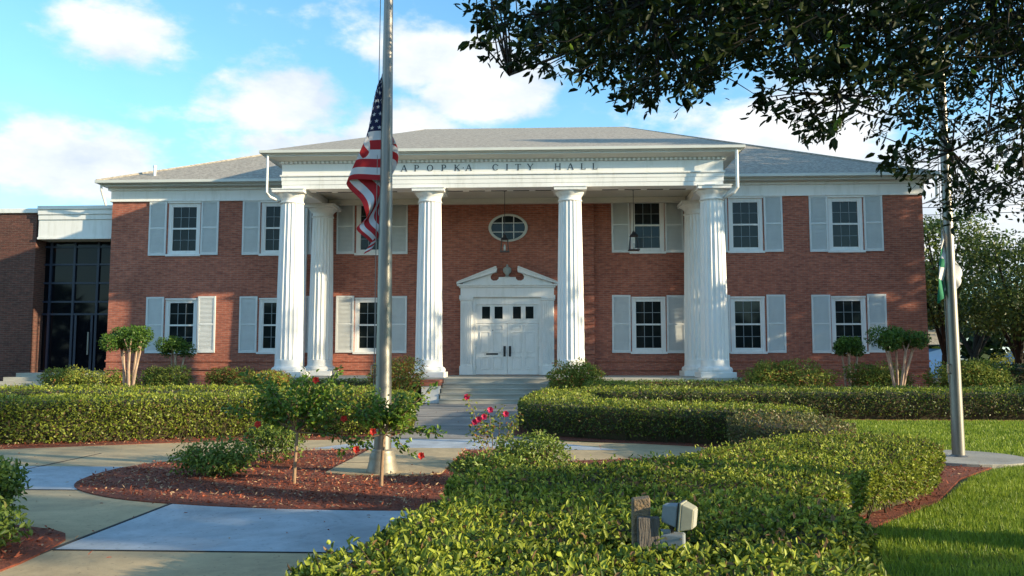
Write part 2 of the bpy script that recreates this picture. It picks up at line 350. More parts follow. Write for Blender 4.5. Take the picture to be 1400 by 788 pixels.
def hedge(label, pts, H, dens, Ln, Wd, mtl, detail=True, top_tone=.62, side_tone=.3, r=.2, amp=.035, z0=.1, base_stems=True, accent=.06, seed=1, smooth=6, group=None, slope=None, side_dens=1.0):
    pts = np.array(pts, float); poly = smooth_closed(pts, smooth)
    c = poly.mean(0); root = empty('hedge', (c[0], c[1], 0), label, 'hedge', group)
    mn, mx = poly.min(0), poly.max(0); area = (mx-mn).prod()
    A = RNG.uniform(mn, mx, size=(int(area*dens), 2)); A = A[inside(A, poly)]
    cl_ = wob(A[:, 0]*4.3, A[:, 1]*4.7, 1, seed+3)+.8*wob(A[:, 0]*9.1+1, A[:, 1]*8.3, 1, seed+8); A = A[RNG.random(len(A)) < np.clip(.78+.75*cl_, .30, 1)]
    d, q = edge_dist(A, poly); n2 = unit(q-A)
    e = 1-np.clip(d/r, 0, 1); drop = r*(1-np.sqrt(np.maximum(1-e*e, 0)))
    hz = H + (slope(A[:, 0], A[:, 1]) if slope else 0)
    z = hz - drop + amp*wob(A[:, 0], A[:, 1], 1.0, seed) + .018*wob(A[:, 0]*4.3, A[:, 1]*4.7, 1, seed+3)
    depth = RNG.exponential(.045, len(A)); sprig = (RNG.random(len(A)) < .06)*RNG.uniform(.02, .09, len(A))
    Pt = np.column_stack([A, z-depth+sprig-.02]); Nt = np.column_stack([n2*e[:, None], np.sqrt(np.maximum(1-e*e, 0))+.25])
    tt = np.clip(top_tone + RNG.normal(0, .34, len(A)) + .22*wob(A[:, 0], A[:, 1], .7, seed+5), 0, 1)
    # sides
    seg = np.roll(poly, -1, 0)-poly; sl = np.linalg.norm(seg, axis=1); per = sl.sum()
    ns = int(per*H*dens*1.0*side_dens); k = RNG.choice(len(poly), ns, p=sl/per); t = RNG.random(ns)
    B = poly[k]+seg[k]*t[:, None]
    ccw = (poly[:, 0]*np.roll(poly[:, 1], -1)-np.roll(poly[:, 0], -1)*poly[:, 1]).sum() > 0
    on = np.stack([seg[k][:, 1], -seg[k][:, 0]], 1)/sl[k][:, None]*(1 if ccw else -1)
    zs = z0+(H-z0-r*.3)*RNG.random(ns)**.85
    inn = -RNG.exponential(.035, ns)+.06*wob(B[:, 0]*1.5+zs*2.3, B[:, 1]*1.5-zs*3.1, 1.0, seed+2)-.07*np.clip(1-zs/.3, 0, 1)
    Ps = np.column_stack([B+on*inn[:, None], zs+(slope(B[:, 0], B[:, 1])*zs/H if slope else 0)])
    Ns = np.column_stack([on, np.full(ns, .35)])
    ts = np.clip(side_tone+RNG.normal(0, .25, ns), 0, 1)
    P = np.concatenate([Pt, Ps]); Nn = unit(np.concatenate([Nt, Ns]))
    n = len(P); Nn2 = unit(Nn+rnd(n)*.75); D = unit(np.cross(Nn2, rnd(n))+Nn*.6)
    tone = np.concatenate([tt, ts]); tone[RNG.random(n) < accent] = 1.2
    P[:, 0] -= c[0]; P[:, 1] -= c[1]
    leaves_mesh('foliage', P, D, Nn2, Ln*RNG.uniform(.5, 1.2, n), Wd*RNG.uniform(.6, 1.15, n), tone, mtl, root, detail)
    # twiggy core
    m = MB(); N2 = unit(np.roll(poly, -1, 0)-np.roll(poly, 1, 0)); on2 = np.stack([N2[:, 1], -N2[:, 0]], 1)*(1 if ccw else -1)
    if detail:
        for i in range(int(area*26)):
            k_ = RNG.integers(0, len(A)); a_ = np.array([A[k_, 0]-c[0], A[k_, 1]-c[1], z[k_]]); t_ = RNG.normal(size=3)*[.05, .05, .02]
            m.tube([tuple(a_-[t_[0], t_[1], .10]), tuple(a_+t_+[0, 0, .012])], [.004, .0018], 4, cap=False)
    L = len(poly); rings = []
    for off, zz in ((.18, .02), (.13, z0+.1), (.11, H-.22), (.2, H-.11)):
        R = poly-on2*off; rings.append([(x-c[0], y-c[1], zz+(float(slope(x, y)) if slope and zz > H*.5 else 0)) for x, y in R])
    vs = [p for R in rings for p in R]; fs = []
    for a in range(3): fs += [(a*L+i, a*L+(i+1) % L, (a+1)*L+(i+1) % L, (a+1)*L+i) for i in range(L)]
    fs.append(tuple(range(3*L, 4*L)))
    m.add(vs, fs)
    if base_stems:
        for i in range(int(per*7)):
            kk = random.randrange(L); p = poly[kk]+(poly[(kk+1) % L]-poly[kk])*random.random()-on2[kk]*random.uniform(.02, .16); p = p-c
            h = random.uniform(.18, .4); m.tube([(p[0], p[1], 0), (p[0]+random.uniform(-.06, .06), p[1]+random.uniform(-.06, .06), h*.5), (p[0]+random.uniform(-.14, .14), p[1]+random.uniform(-.14, .14), h)], [.008, .006, .003], 4)
    m.build('branches', M['core'], root, recalc=False)
    return root

def bush(name, label, cat, x, y, z, rx, ry, rz, n, Ln, Wd, mtl, group=None, tone=.45, tsd=.28, accent=0, stems=5, detail=False, lumps=6, up=.4, leaf_group_name='foliage', hollow=.5, stemmat='stem', flowers=None, seed=None):
    """low plant: a lumpy clump of leaves on splayed stems; z is the height of its foliage centre"""
    rs = np.random.default_rng(seed if seed is not None else int(abs(x*131+y*17)) + 3)
    root = empty(name, (x, y, 0), label, cat, group)
    cs = [np.array([0, 0, z])]; rr = [1.0]
    for i in range(lumps):
        a = rs.uniform(0, 2*PI); b = rs.uniform(-.5, .9)
        cs.append(np.array([math.cos(a)*rx*.55, math.sin(a)*ry*.55, z+b*rz*.55])); rr.append(rs.uniform(.4, .65))
    w = np.array(rr)**2; w /= w.sum(); ci = rs.choice(len(cs), n, p=w)
    dr = unit(rs.normal(size=(n, 3))); rad_ = rs.uniform(hollow, 1.0, n)**.6
    rad_ *= 1+.12*np.sin(dr[:, 0]*7+ci)+.1*np.sin(dr[:, 2]*9+2*ci)
    P = np.array(cs)[ci]+dr*np.array([rx, ry, rz])*(np.array(rr)[ci]*rad_)[:, None]
    P[:, 2] = np.maximum(P[:, 2], .04+rs.random(n)*.05)
    Nn = unit(dr+rs.normal(size=(n, 3))*.6+[0, 0, up]); D = unit(np.cross(Nn, rs.normal(size=(n, 3)))+dr*.6)
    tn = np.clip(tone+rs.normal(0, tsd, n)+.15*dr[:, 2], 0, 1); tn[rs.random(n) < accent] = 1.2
    leaves_mesh(leaf_group_name, P, D, Nn, Ln*rs.uniform(.7, 1.25, n), Wd*rs.uniform(.7, 1.2, n), tn, mtl, root, detail)
    if stems:
        m = MB()
        for i in range(stems):
            a = rs.uniform(0, 2*PI); e = np.array([math.cos(a)*rx*.6, math.sin(a)*ry*.6, z+rs.uniform(0, .5)*rz])
            m.tube([(rs.uniform(-.04, .04), rs.uniform(-.04, .04), 0), tuple(e*.55+[0, 0, -.05*z]), tuple(e)], [.012, .009, .004], 5)
        m.build('stems', M[stemmat], root, recalc=False)
    return root

def flower(parent, p, mtl, r=.06, n=5, tilt=(0, -1, .3)):
    t = Vector(tilt).normalized(); a = t.cross(Vector((0, 0, 1))).normalized(); b = t.cross(a)
    P = []; D = []; N_ = []
    for k in range(n):
        an = 2*PI*k/n+.3; d = a*math.cos(an)+b*math.sin(an)
        P.append(p); D.append(tuple(d+t*.35)); N_.append(tuple(t))
        P.append(tuple(Vector(p)+t*.01)); D.append(tuple((a*math.cos(an+.6)+b*math.sin(an+.6))+t*.9)); N_.append(tuple(t))
    P = np.array(P, float); k = len(P)
    return leaves_mesh('flower', P, np.array(D), np.array(N_), r, r*.9, RNG.random(k), mtl, parent, True)

def tree(name, label, x, y, h, crown_z, R, n, leaf, mtl, group=None, trunk_r=.25, bark='bark_dark', lean=(0, 0), clumps=26, seed=0, flat=.62, limbs=7, cat='tree', low=.0):
    rs = np.random.default_rng(seed+100); root = empty(name, (x, y, 0), label, cat, group)
    m = MB(); fork = crown_z*.55
    m.tube([(0, 0, -.1), (lean[0]*.3, lean[1]*.3, fork*.6), (lean[0]*.7, lean[1]*.7, fork)], [trunk_r*1.35, trunk_r, trunk_r*.85], 10)
    cz = (crown_z+h)/2; rz = (h-crown_z)/2+.2
    cl = []
    for i in range(clumps):
        a = rs.uniform(0, 2*PI); q = rs.uniform(.15, 1)**.6; b = rs.uniform(-.9, 1)
        s = math.sqrt(max(0, 1-b*b*.8))
        cl.append((math.cos(a)*R*q*s*.82+lean[0], math.sin(a)*R*q*s*.82+lean[1], cz+b*rz*.8-low*q*rz))
    cl = np.array(cl); cr = rs.uniform(.22, .40, clumps)*R
    for i in range(min(limbs, clumps)):
        e = cl[i]; mid = np.array([e[0]*.45, e[1]*.45, fork+(e[2]-fork)*.6])
        m.tube([(lean[0]*.6, lean[1]*.6, fork*.9), tuple(mid), tuple(e)], [trunk_r*.6, trunk_r*.32, trunk_r*.08], 7)
    m.build('trunk', M[bark], root, recalc=False)
    ci = rs.integers(0, clumps, n); dr = unit(rs.normal(size=(n, 3))); q = rs.uniform(.25, 1.05, n)**.55
    P = cl[ci]+dr*(cr[ci]*q)[:, None]*np.array([1, 1, flat+.1])
    P += rs.normal(size=(n, 3))*.12
    Nn = unit(dr+rs.normal(size=(n, 3))*.8+[0, 0, .3]); D = unit(np.cross(Nn, rs.normal(size=(n, 3)))+[0, 0, -.3])
    tn = np.clip(.4+rs.normal(0, .3, n)+(ci % 5-2)*.06, 0, 1)
    leaves_mesh('crown', P, D, Nn, leaf*rs.uniform(.6, 1.3, n), leaf*.55*rs.uniform(.7, 1.2, n), tn, mtl, root, False)
    return root

# ------------------------------------------------------------------ GROUND
def sheet(name, poly, z, mtl, kind='structure', sub=1):
    m = MB(); m.add([(x, y, z) for x, y in poly], [tuple(range(len(poly)))])
    o = m.build(name, mtl, recalc=False)
    if o.data.polygons[0].normal.z < 0: o.data.flip_normals()
    return tag(o, kind=kind)
sheet('lawn_ground', [(-900, -300), (900, -300), (900, 1600), (-900, 1600)], 0, M['soil'])
# concrete network
sheet('concrete_path', [(-14, 1.2), (.75, 1.2), (.75, 8.45), (1.6, 12.2), (8, 12.5), (8, 14.6), (2.5, 15.3), (.9, 15.8), (-1.3, 15.8), (-4.8, 15.2), (-7.6, 13.8), (-14, 12.2)], .004, M['conc_tan'])
sheet('concrete_slab', [(-2.31, 6.6), (.8, 6.6), (.8, 8.6), (-2.31, 8.9)], .008, M['conc_blue'])
sheet('concrete_slab', [(-12, 9.55), (-3.5, 9.55), (-4.0, 11.6), (-12, 11.6)], .008, M['conc_blue'])
sheet('concrete_slab', [(-2.4, 14.05), (2.9, 14.05), (1.3, 15.8), (-1.4, 15.8)], .008, M['conc_blue'])
sheet('main_walk', [(-1.35, 15.8), (1.15, 15.8), (2.1, 17.4), (2.1, 29.15), (-2.5, 29.15), (-2.5, 19.0)], .006, M['conc_grey'])
jm = MB(); jm.box(-2.345, -2.318, 1.2, 8.72, .002, .0125)
for yy in (18.8, 21.9, 25.2): jm.box(-2.5, 2.1, yy, yy+.03, .002, .0105)
jm.box(-1.35, 1.2, 15.79, 15.82, .002, .0125)
for yy in (12.0,): jm.box(-1.3, .25, yy, yy+.02, .03, .0365)
for xx in (-5.6, -8.6): jm.box(xx, xx+.012, 9.0, 13.2, .002, .0125)
for yy in (4.4,): jm.box(-2.3, .62, yy, yy+.014, .002, .0105)
jm.box(-12, -3.72, 9.54, 9.555, .002, .0128); jm.box(-2.31, .7, 6.592, 6.606, .002, .0128)
tag(jm.build('expansion_joint', M['joint']), kind='structure')
island = smooth_closed([(-4.32, 10.7), (-4.0, 9.75), (-3.1, 9.0), (-2.0, 8.62), (-1.0, 8.46), (.3, 8.42), (1.5, 8.6), (1.9, 11), (1.4, 13.6), (.3, 13.95), (-1.3, 13.9), (-2.6, 13.6), (-3.6, 12.7), (-4.25, 11.7)], 5)
def slab(name, poly, z0, z1, mtl):
    m = MB(); m.prism_xy([tuple(p) for p in poly], z0, z1); return tag(m.build(name, mtl), kind='structure')
slab('mulch_bed', island, 0, .018, M['mulch'])
pad = [(-1.3, 14.0), (-1.3, 10.98), (-1.0, 10.82), (-.5, 10.74), (0, 10.84), (.26, 11.0), (.28, 14.0)]
slab('flagpole_pad', pad, 0, .034, M['conc_tan'])
bedR = [(.62, 1.2), (.60, 8.4), (1.2, 12.2), (3.0, 12.8), (6.0, 13.2), (7.4, 12.9), (8.1, 12.2), (6.95, 10.9), (5.85, 9.15), (4.75, 7.9), (4.0, 6.9), (3.45, 5.2), (3.05, 3.5), (2.8, 1.2)]
slab('mulch_bed', bedR, 0, .022, M['mulch'])
bedL = [(-2.36, 5.2), (-2.42, 6.95), (-3.2, 7.5), (-4.2, 7.7), (-6.2, 7.3), (-6.5, 3.5), (-3.2, 3.6)]
slab('mulch_bed', smooth_closed(bedL, 4), 0, .018, M['mulch'])
slab('mulch_bed', [(-14, 12.2), (-10, 13.1), (-7.6, 13.75), (-4.8, 15.1), (-1.45, 15.95), (-1.3, 18.3), (-2.6, 19), (-2.6, 29), (-18, 29), (-18, 12.5)], 0, .014, M['mulch'])
slab('mulch_bed', smooth_closed([(.95, 17.2), (1.2, 16.3), (2.4, 15.5), (3.66, 15.0), (4.7, 14.3), (4.9, 12.9), (6.6, 12.9), (7.0, 15), (5.5, 17.6), (3.4, 20), (2.2, 20), (1.2, 20)], 4), 0, .016, M['mulch'])
slab('mulch_bed', [(2.2, 20.6), (20, 20.6), (20, 34), (2.2, 34)], 0, .012, M['mulch'])
slab('parking_road', [(19, 46), (140, 46), (140, 110), (19, 110)], -.05, .006, M['asphalt'])

def chips(poly, n):
    poly = np.array(poly); A = RNG.uniform(poly.min(0), poly.max(0), size=(n*3, 2)); A = A[inside(A, poly)][:n]
    d, _ = edge_dist(A, poly); A = A[d > .03]; A = A[~inside(A, np.array(pad)+0)]
    return A
A = np.concatenate([chips(island, 15000), chips(bedR, 9000), chips(smooth_closed(bedL, 4), 6000),
                    chips([(-10, 13.1), (-7.6, 13.75), (-4.8, 15.1), (-1.45, 15.95), (-1.5, 16.9), (-5, 15.9), (-10, 14.3)], 2600)])
n = len(A); Pc = np.column_stack([A, .022+RNG.random(n)*.018]); Nc = unit(rnd(n)*.45+[0, 0, 1]); Dc = unit(np.cross(Nc, rnd(n)))
tn = RNG.random(n)*.8; tn[RNG.random(n) < .17] = 1.2
tag(leaves_mesh('mulch_chips', Pc, Dc, Nc, RNG.uniform(.03, .075, n), RNG.uniform(.01, .022, n), tn, M['chip'], detail=False),
    'loose red brown bark chips strewn over the garden beds', 'mulch', kind='stuff')

def grass():
    regs = [([(2.85, 1.5), (3.08, 3.5), (3.48, 5.2), (4.05, 6.9), (4.8, 7.85), (5.9, 9.1), (7.0, 10.8), (8.2, 12.1), (9.4, 12.6), (12.0, 14.5), (12, 1.5)], 4200, .075, .0075),
            ([(7.4, 13.0), (8.1, 12.2), (12, 14.4), (16.0, 20.7), (6.5, 20.7), (5.6, 17.8), (7.1, 15)], 900, .075, .016),
            ([(12, 1.5), (12, 14.4), (22, 20), (22, 1.5)], 60, .09, .03)]
    P = []; Ls = []; Ws = []
    for poly, dens, Lg, Wg in regs:
        poly = np.array(poly); mn, mx = poly.min(0), poly.max(0); A = RNG.uniform(mn, mx, size=(int((mx-mn).prod()*dens), 2)); A = A[inside(A, poly)]
        k = np.hypot(A[:, 0]-7.91, A[:, 1]-12.92) > .93; A = A[k]
        # keep only what the photo (or a step aside) could see
        k = (A[:, 0]-1.7) < .66*A[:, 1]+1.0; A = A[k]
        P.append(A); Ls.append(np.full(len(A), Lg)*(1+.25*wob(A[:, 0], A[:, 1], 2.1, 3))); Ws.append(np.full(len(A), Wg))
    A = np.concatenate(P); Ls = np.concatenate(Ls); Ws = np.concatenate(Ws); n = len(A)
    D = unit(rnd(n)*.42+[0, 0, 1]); Nn = unit(rnd(n)*[1, 1, .2])
    t = np.clip(.45+RNG.normal(0, .28, n)+.25*wob(A[:, 0], A[:, 1], 1.3, 9), 0, 1)
    tag(leaves_mesh('grass', np.column_stack([A, np.zeros(n)]), D, Nn, Ls*RNG.uniform(.55, 1.25, n), Ws, t, M['grass'], detail=False),
        'short bright green lawn right of the garden beds', 'grass', kind='stuff')
grass()

# ------------------------------------------------------------------ CITY HALL
hall = empty('city_hall', (0, 34, 0), 'two storey red brick city hall with white columned portico, shutters and hipped shingle roof', 'building')
def hb(mb, name, mtl, parent=hall, **k):
    """build in world coordinates, then hang under the hall"""
    o = mb.build(name, mtl, None, **k); px, py, pz = (0, 34, 0) if parent is hall else tuple(parent.matrix_world.translation)
    return hang(o, parent)
def wloc(p):
    v = Vector(p.location)
    while p.parent: p = p.parent; v += Vector(p.location)
    return v
def hang(o, parent):
    w = wloc(parent); o.data.transform(Matrix.Translation(-w)); o.parent = parent; return o
WX = [-13.88, -9.84, -5.75, 5.80, 9.85, 13.92]
WIN_W, LO = 1.40, (1.80, 4.08); UP = (5.95, 8.20)
CB = 3.56   # half width of the centre bay
def wall_panel(m, x0, x1, z0, z1, y, holes, depth=.16):
    xs = sorted({x0, x1, *[h[0] for h in holes], *[h[1] for h in holes]}); zs = sorted({z0, z1, *[h[2] for h in holes], *[h[3] for h in holes]})
    for i in range(len(xs)-1):
        for j in range(len(zs)-1):
            cx, cz = (xs[i]+xs[i+1])/2, (zs[j]+zs[j+1])/2
            if any(h[0] < cx < h[1] and h[2] < cz < h[3] for h in holes): continue
            m.add([(xs[i], y, zs[j]), (xs[i+1], y, zs[j]), (xs[i+1], y, zs[j+1]), (xs[i], y, zs[j+1])], [(0, 1, 2, 3)])
    for a, b, c, d in holes:
        q = y+depth; m.add([(a, y, c), (b, y, c), (b, y, d), (a, y, d), (a, q, c), (b, q, c), (b, q, d), (a, q, d)],
                           [(0, 4, 5, 1), (1, 5, 6, 2), (2, 6, 7, 3), (3, 7, 4, 0)])
m = MB()
for s in (-1, 1):
    hs = [(x-WIN_W/2, x+WIN_W/2, z0, z1) for x in WX if x*s > 0 for z0, z1 in (LO, UP)]
    xa, xb = sorted((s*CB, s*17.05)); wall_panel(m, xa, xb, 0, 8.3, 34, hs)
    m.add([(s*17.05, 34, 0), (s*17.05, 57.4, 0), (s*17.05, 57.4, 8.3), (s*17.05, 34, 8.3)], [(0, 1, 2, 3)])
    m.add([(s*CB, 33.88, 0), (s*CB, 34, 0), (s*CB, 34, 8.3), (s*CB, 33.88, 8.3)], [(0, 1, 2, 3)])
wall_panel(m, -CB, CB, 0, 8.3, 33.88, [])
m.add([(-17.05, 57.4, 0), (17.05, 57.4, 0), (17.05, 57.4, 8.3), (-17.05, 57.4, 8.3)], [(0, 1, 2, 3)])
# raised brick courses near the foot of the wall
for s in (-1, 1):
    xa, xb = sorted((s*CB, s*17.09))
    for z, p, h in ((1.40, .035, .075), (1.06, .055, .08)): m.box(xa, xb, 34-p, 33.998, z, z+h)
    xa, xb = sorted((s*CB, s*17.13)); m.box(xa, xb, 33.93, 33.998, 0, .86)
wall = hb(m, 'wall', M['brick'], recalc=False)
# banded brick quoins at the centre bay corners
for s in (-1, 1):
    m = MB(); z = .9
    while z < 8.1:
        xa, xb = sorted((s*(CB-.5), s*(CB+.012))); m.box(xa, xb, 33.835, 33.878, z, min(z+.35, 8.25)); z += .41
    hb(m, 'quoin', M['brick'], recalc=False)
# frieze board, eave, gutter
def ring(m, hx0, hx1, y0, y1, z0, z1, t):   # rectangular ring of boxes
    m.box(hx0, hx1, y0, y0+t, z0, z1); m.box(hx0, hx1, y1-t, y1, z0, z1)
    m.box(hx0, hx0+t, y0+t+.001, y1-t-.001, z0, z1); m.box(hx1-t, hx1, y0+t+.001, y1-t-.001, z0, z1)
m = MB(); ring(m, -17.10, 17.10, 33.95, 57.45, 8.27, 8.80, .12); ring(m, -17.14, 17.14, 33.91, 57.49, 8.24, 8.30, .12)
ring(m, -17.2, 17.2, 33.86, 57.54, 8.72, 8.84, .16)
hb(m, 'frieze_board', M['white'], bevel=.006)
m = MB(); ring(m, -17.3, 17.3, 33.5, 57.7, 8.842, 8.90, .45); ring(m, -17.38, 17.38, 33.38, 57.82, 8.902, 8.955, .5)
hb(m, 'eave', M['cornice'])
m = MB(); ring(m, -17.47, 17.47, 33.27, 57.93, 8.93, 9.05, .1)
hb(m, 'gutter', M['cornice'], bevel=.01)
# roof
RZ = 14.52; RY = 45.6; RL, RR = -5.4, 6.0; e = 17.42; z0 = 9.03; y0, y1 = 33.32, 57.9
m = MB(); V = [(-e, y0, z0), (e, y0, z0), (e, y1, z0), (-e, y1, z0), (RL, RY, RZ), (RR, RY, RZ)]
m.add(V, [(0, 1, 5, 4), (1, 2, 5), (2, 3, 4, 5), (3, 0, 4), (0, 3, 2, 1)])
roof = hb(m, 'roof', M['shingle'])
PX = -.1
m = MB(); a, b = PX-8.72, PX+8.72; py = 29.16; pz = 9.16
V = [(a, py, pz), (b, py, pz), (b, 34.2, 9.2), (a, 34.2, 9.2), (RL+.01, RY-.05, RZ+.03), (RR-.01, RY-.05, RZ+.03)]
m.add(V, [(0, 1, 5, 4), (1, 2, 5), (3, 0, 4), (0, 3, 2, 1)])
hb(m, 'portico_roof', M['shingle'])
m = MB()
for p, q in (((-e, y0, z0), (RL, RY, RZ)), ((e, y0, z0), (RR, RY, RZ)), ((RL, RY, RZ), (RR, RY, RZ))):
    m.tube([p, q], .07, 6)
hang(m.build('ridge_cap', M['shingle'], recalc=False), roof)
m = MB(); m.tube([(-15.4, 34.3, 9.2), (-15.4, 34.3, 9.85)], .06, 10); m.tube([(-15.4, 34.3, 9.8), (-15.4, 34.3, 9.9)], .075, 10)
hang(m.build('vent_pipe', M['white'], recalc=False), roof)

# windows and shutters
def make_window(z0, z1, head):
    h = z1-z0; w = WIN_W; r = bpy.data.objects.new('window', None)
    m = MB(); t = .13
    m.box(-w/2, -w/2+t, .03, .13, 0, h); m.box(w/2-t, w/2, .03, .13, 0, h); m.box(-w/2+t+.001, w/2-t-.001, .03, .13, h-t, h); m.box(-w/2+t+.001, w/2-t-.001, .03, .13, 0, .10)
    m.box(-w/2-.05, w/2+.05, -.07, .028, -.075, .02)         # sill
    if head: m.box(-w/2-.03, w/2+.03, -.05, .028, h-.03, h+.085)
    else: m.box(-w/2, w/2, -.02, .028, h-.06, h+.0)
    m2 = MB(); a = w/2-t-.002; q = .055
    zc = h*.5
    m2.box(-a, -a+q, .05, .1, .102, h-t-.002); m2.box(a-q, a, .05, .1, .102, h-t-.002)
    for zz, hh in ((.102, .07), (zc-.035, .07), (h-t-.062, .06)): m2.box(-a+q+.001, a-q-.001, .046, .104, zz, zz+hh)
    m3 = MB(); iw = a-q
    for k in (-1, 1): m3.box(k*iw/3-.011, k*iw/3+.011, .075, .096, .172, h-t-.063)
    for lo, hi in ((.172, zc-.035), (zc+.035, h-t-.062)):
        zm = (lo+hi)/2; m3.box(-iw+.001, iw-.001, .078, .094, zm-.011, zm+.011)
    m4 = MB(); m4.add([(-a+.02, .1, .11), (a-.02, .1, .11), (a-.02, .1, h-t), (-a+.02, .1, h-t)], [(0, 1, 2, 3)])
    f = m.build('window', M['white']); s = m2.build('sash', M['white'], f); g = m3.build('muntins', M['muntin'], f); p = m4.build('pane', M['glass'], f, recalc=False)
    return f
def make_shutter(h):
    w = .76; m = MB(); t = .075; d = .05
    m.box(0, t, -d, 0, 0, h); m.box(w-t, w, -d, 0, 0, h)
    for z, hh in ((0, .11), (h*.5-.03, .06), (h-.08, .08)): m.box(t+.001, w-t-.001, -d+.002, -.002, z, z+hh)
    for lo, hi in ((.11, h*.5-.03), (h*.5+.03, h-.08)):
        k = int((hi-lo)/.052)
        for i in range(k):
            z = lo+(i+.5)*(hi-lo)/k; m.add([(t, -d+.006, z-.024), (w-t, -d+.006, z-.024), (w-t, -.010, z+.022), (t, -.010, z+.022)], [(0, 1, 2, 3)])
    m.add([(t, -.006, .1), (w-t, -.006, .1), (w-t, -.006, h-.05), (t, -.006, h-.05)], [(0, 1, 2, 3)])
    return m.build('shutter', M['shutter'], recalc=False)
for (z0, z1), head in ((LO, False), (UP, True)):
    pw = make_window(z0, z1, head); ps = make_shutter(z1-z0+.10); first = True
    for i, x in enumerate(WX):
        wv = pw if first else copy_tree(pw)
        wv.parent = hall; wv.location = (x, 0, z0)
        for s in (-1, 1):
            sh = ps if (first and s == -1) else copy_tree(ps)
            sh.parent = hall; j = .015*math.sin(i*3.1+s+z0)
            sh.location = (x+(-WIN_W/2-.80+j if s < 0 else WIN_W/2+.04+j), -.004, z0-.03+.012*math.sin(i*5+s*2)); sh.rotation_euler.y = rad(.35)*math.sin(i*7+s*3+z0)
        first = False
# oval window
m = MB(); n = 48; vs = []; fs = []
for rr_, yy in ((1.0, 0), (1.0, -.07), (.93, -.09), (.86, -.06), (.86, 0)):
    for k in range(n): vs.append((.82*rr_*math.cos(2*PI*k/n), 33.872+yy, 6.98+.585*rr_*math.sin(2*PI*k/n)))
for i in range(4):
    for k in range(n): fs.append((i*n+k, i*n+(k+1) % n, (i+1)*n+(k+1) % n, (i+1)*n+k))
m.add(vs, fs); ov = hb(m, 'oval_window', M['cornice'], smooth=True)
m = MB(); m.add([(.72*math.cos(2*PI*k/n), 33.858, 6.98+.51*math.sin(2*PI*k/n)) for k in range(n)], [tuple(range(n))]); g = hang(m.build('pane', M['glass'], recalc=False), ov)
m = MB()
for x in (-.235, .235): m.box(x-.016, x+.016, 33.83, 33.85, 6.98-.48, 6.98+.48)
for z in (7.18, 6.80): m.box(-.68, .68, 33.832, 33.848, z-.013, z+.013)
hang(m.build('muntins', M['white']), ov)

# door surround
DZ = .87; yw = 33.86; dc = -.03
m = MB()
for s in (-1, 1):
    xo, xi = dc+s*1.93, dc+s*1.44; a, b = min(xo, xi), max(xo, xi)
    m.box(a-.03, b+.03, yw-.26, yw, DZ, DZ+.36); m.box(a, b, yw-.20, yw, DZ+.361, 3.92)
    for k in range(6):
        x = a+.05+(b-a-.1)*k/5; m.box(x-.02, x+.02, yw-.225, yw-.201, DZ+.45, 3.85)
    m.box(a-.03, b+.03, yw-.25, yw, 3.921, 3.98); m.box(a-.05, b+.05, yw-.27, yw, 3.981, 4.06)
    a, b = sorted((dc+s*1.439, dc+s*1.30)); m.box(a, b, yw-.12, yw, DZ, 4.06)
m.box(dc-1.98, dc+1.98, yw-.24, yw, 4.061, 4.14); m.box(dc-1.93, dc+1.93, yw-.20, yw, 4.141, 4.46)
m.box(dc-1.99, dc+1.99, yw-.27, yw, 4.461, 4.53); m.box(dc-2.07, dc+2.07, yw-.33, yw, 4.531, 4.60)
m.box(dc-1.30, dc+1.30, yw-.11, yw, 3.76, 4.06)
# broken pediment with swan-neck recess: outline per half
for s in (-1, 1):
    tym = [(1.85, 4.601), (1.85, 4.62), (.62, 5.02), (.56, 4.90), (.50, 4.80), (.36, 4.80), (.22, 4.80), (.22, 4.601)]
    # curved scoop
    sc = [(.62, 5.04), (.70, 4.93), (.68, 4.82), (.58, 4.755), (.44, 4.76), (.36, 4.83), (.35, 4.90), (.20, 4.90), (.20, 4.601), (1.85, 4.601), (1.85, 4.66)]
    m.prism_xz([(dc+s*x, z) for x, z in sc], yw-.13, yw)
    rk = [(2.09, 4.601), (2.09, 4.68), (.50, 5.30), (.42, 5.27), (.44, 5.10)]
    m.prism_xz([(dc+s*x, z) for x, z in rk], yw-.30, yw)
    rk = [(1.95, 4.72), (2.09, 4.70), (.47, 5.34), (.42, 5.30)]
    m.prism_xz([(dc+s*x, z) for x, z in rk], yw-.36, yw-.301)
m.box(dc-.199, dc+.199, yw-.15, yw, 4.601, 4.90)
ds = hb(m, 'door_surround', M['white'], bevel=.006)
m = MB(); m.lathe((dc, yw-.16, 4.90), [(.10, 0), (.10, .03), (.05, .06), (.06, .09), (.16, .20), (.18, .29), (.17, .36), (.12, .38), (.13, .40), (.06, .42), (.035, .46), (.05, .49), (.02, .53)], 20)
hang(m.build('urn', M['urn'], smooth=True), ds)
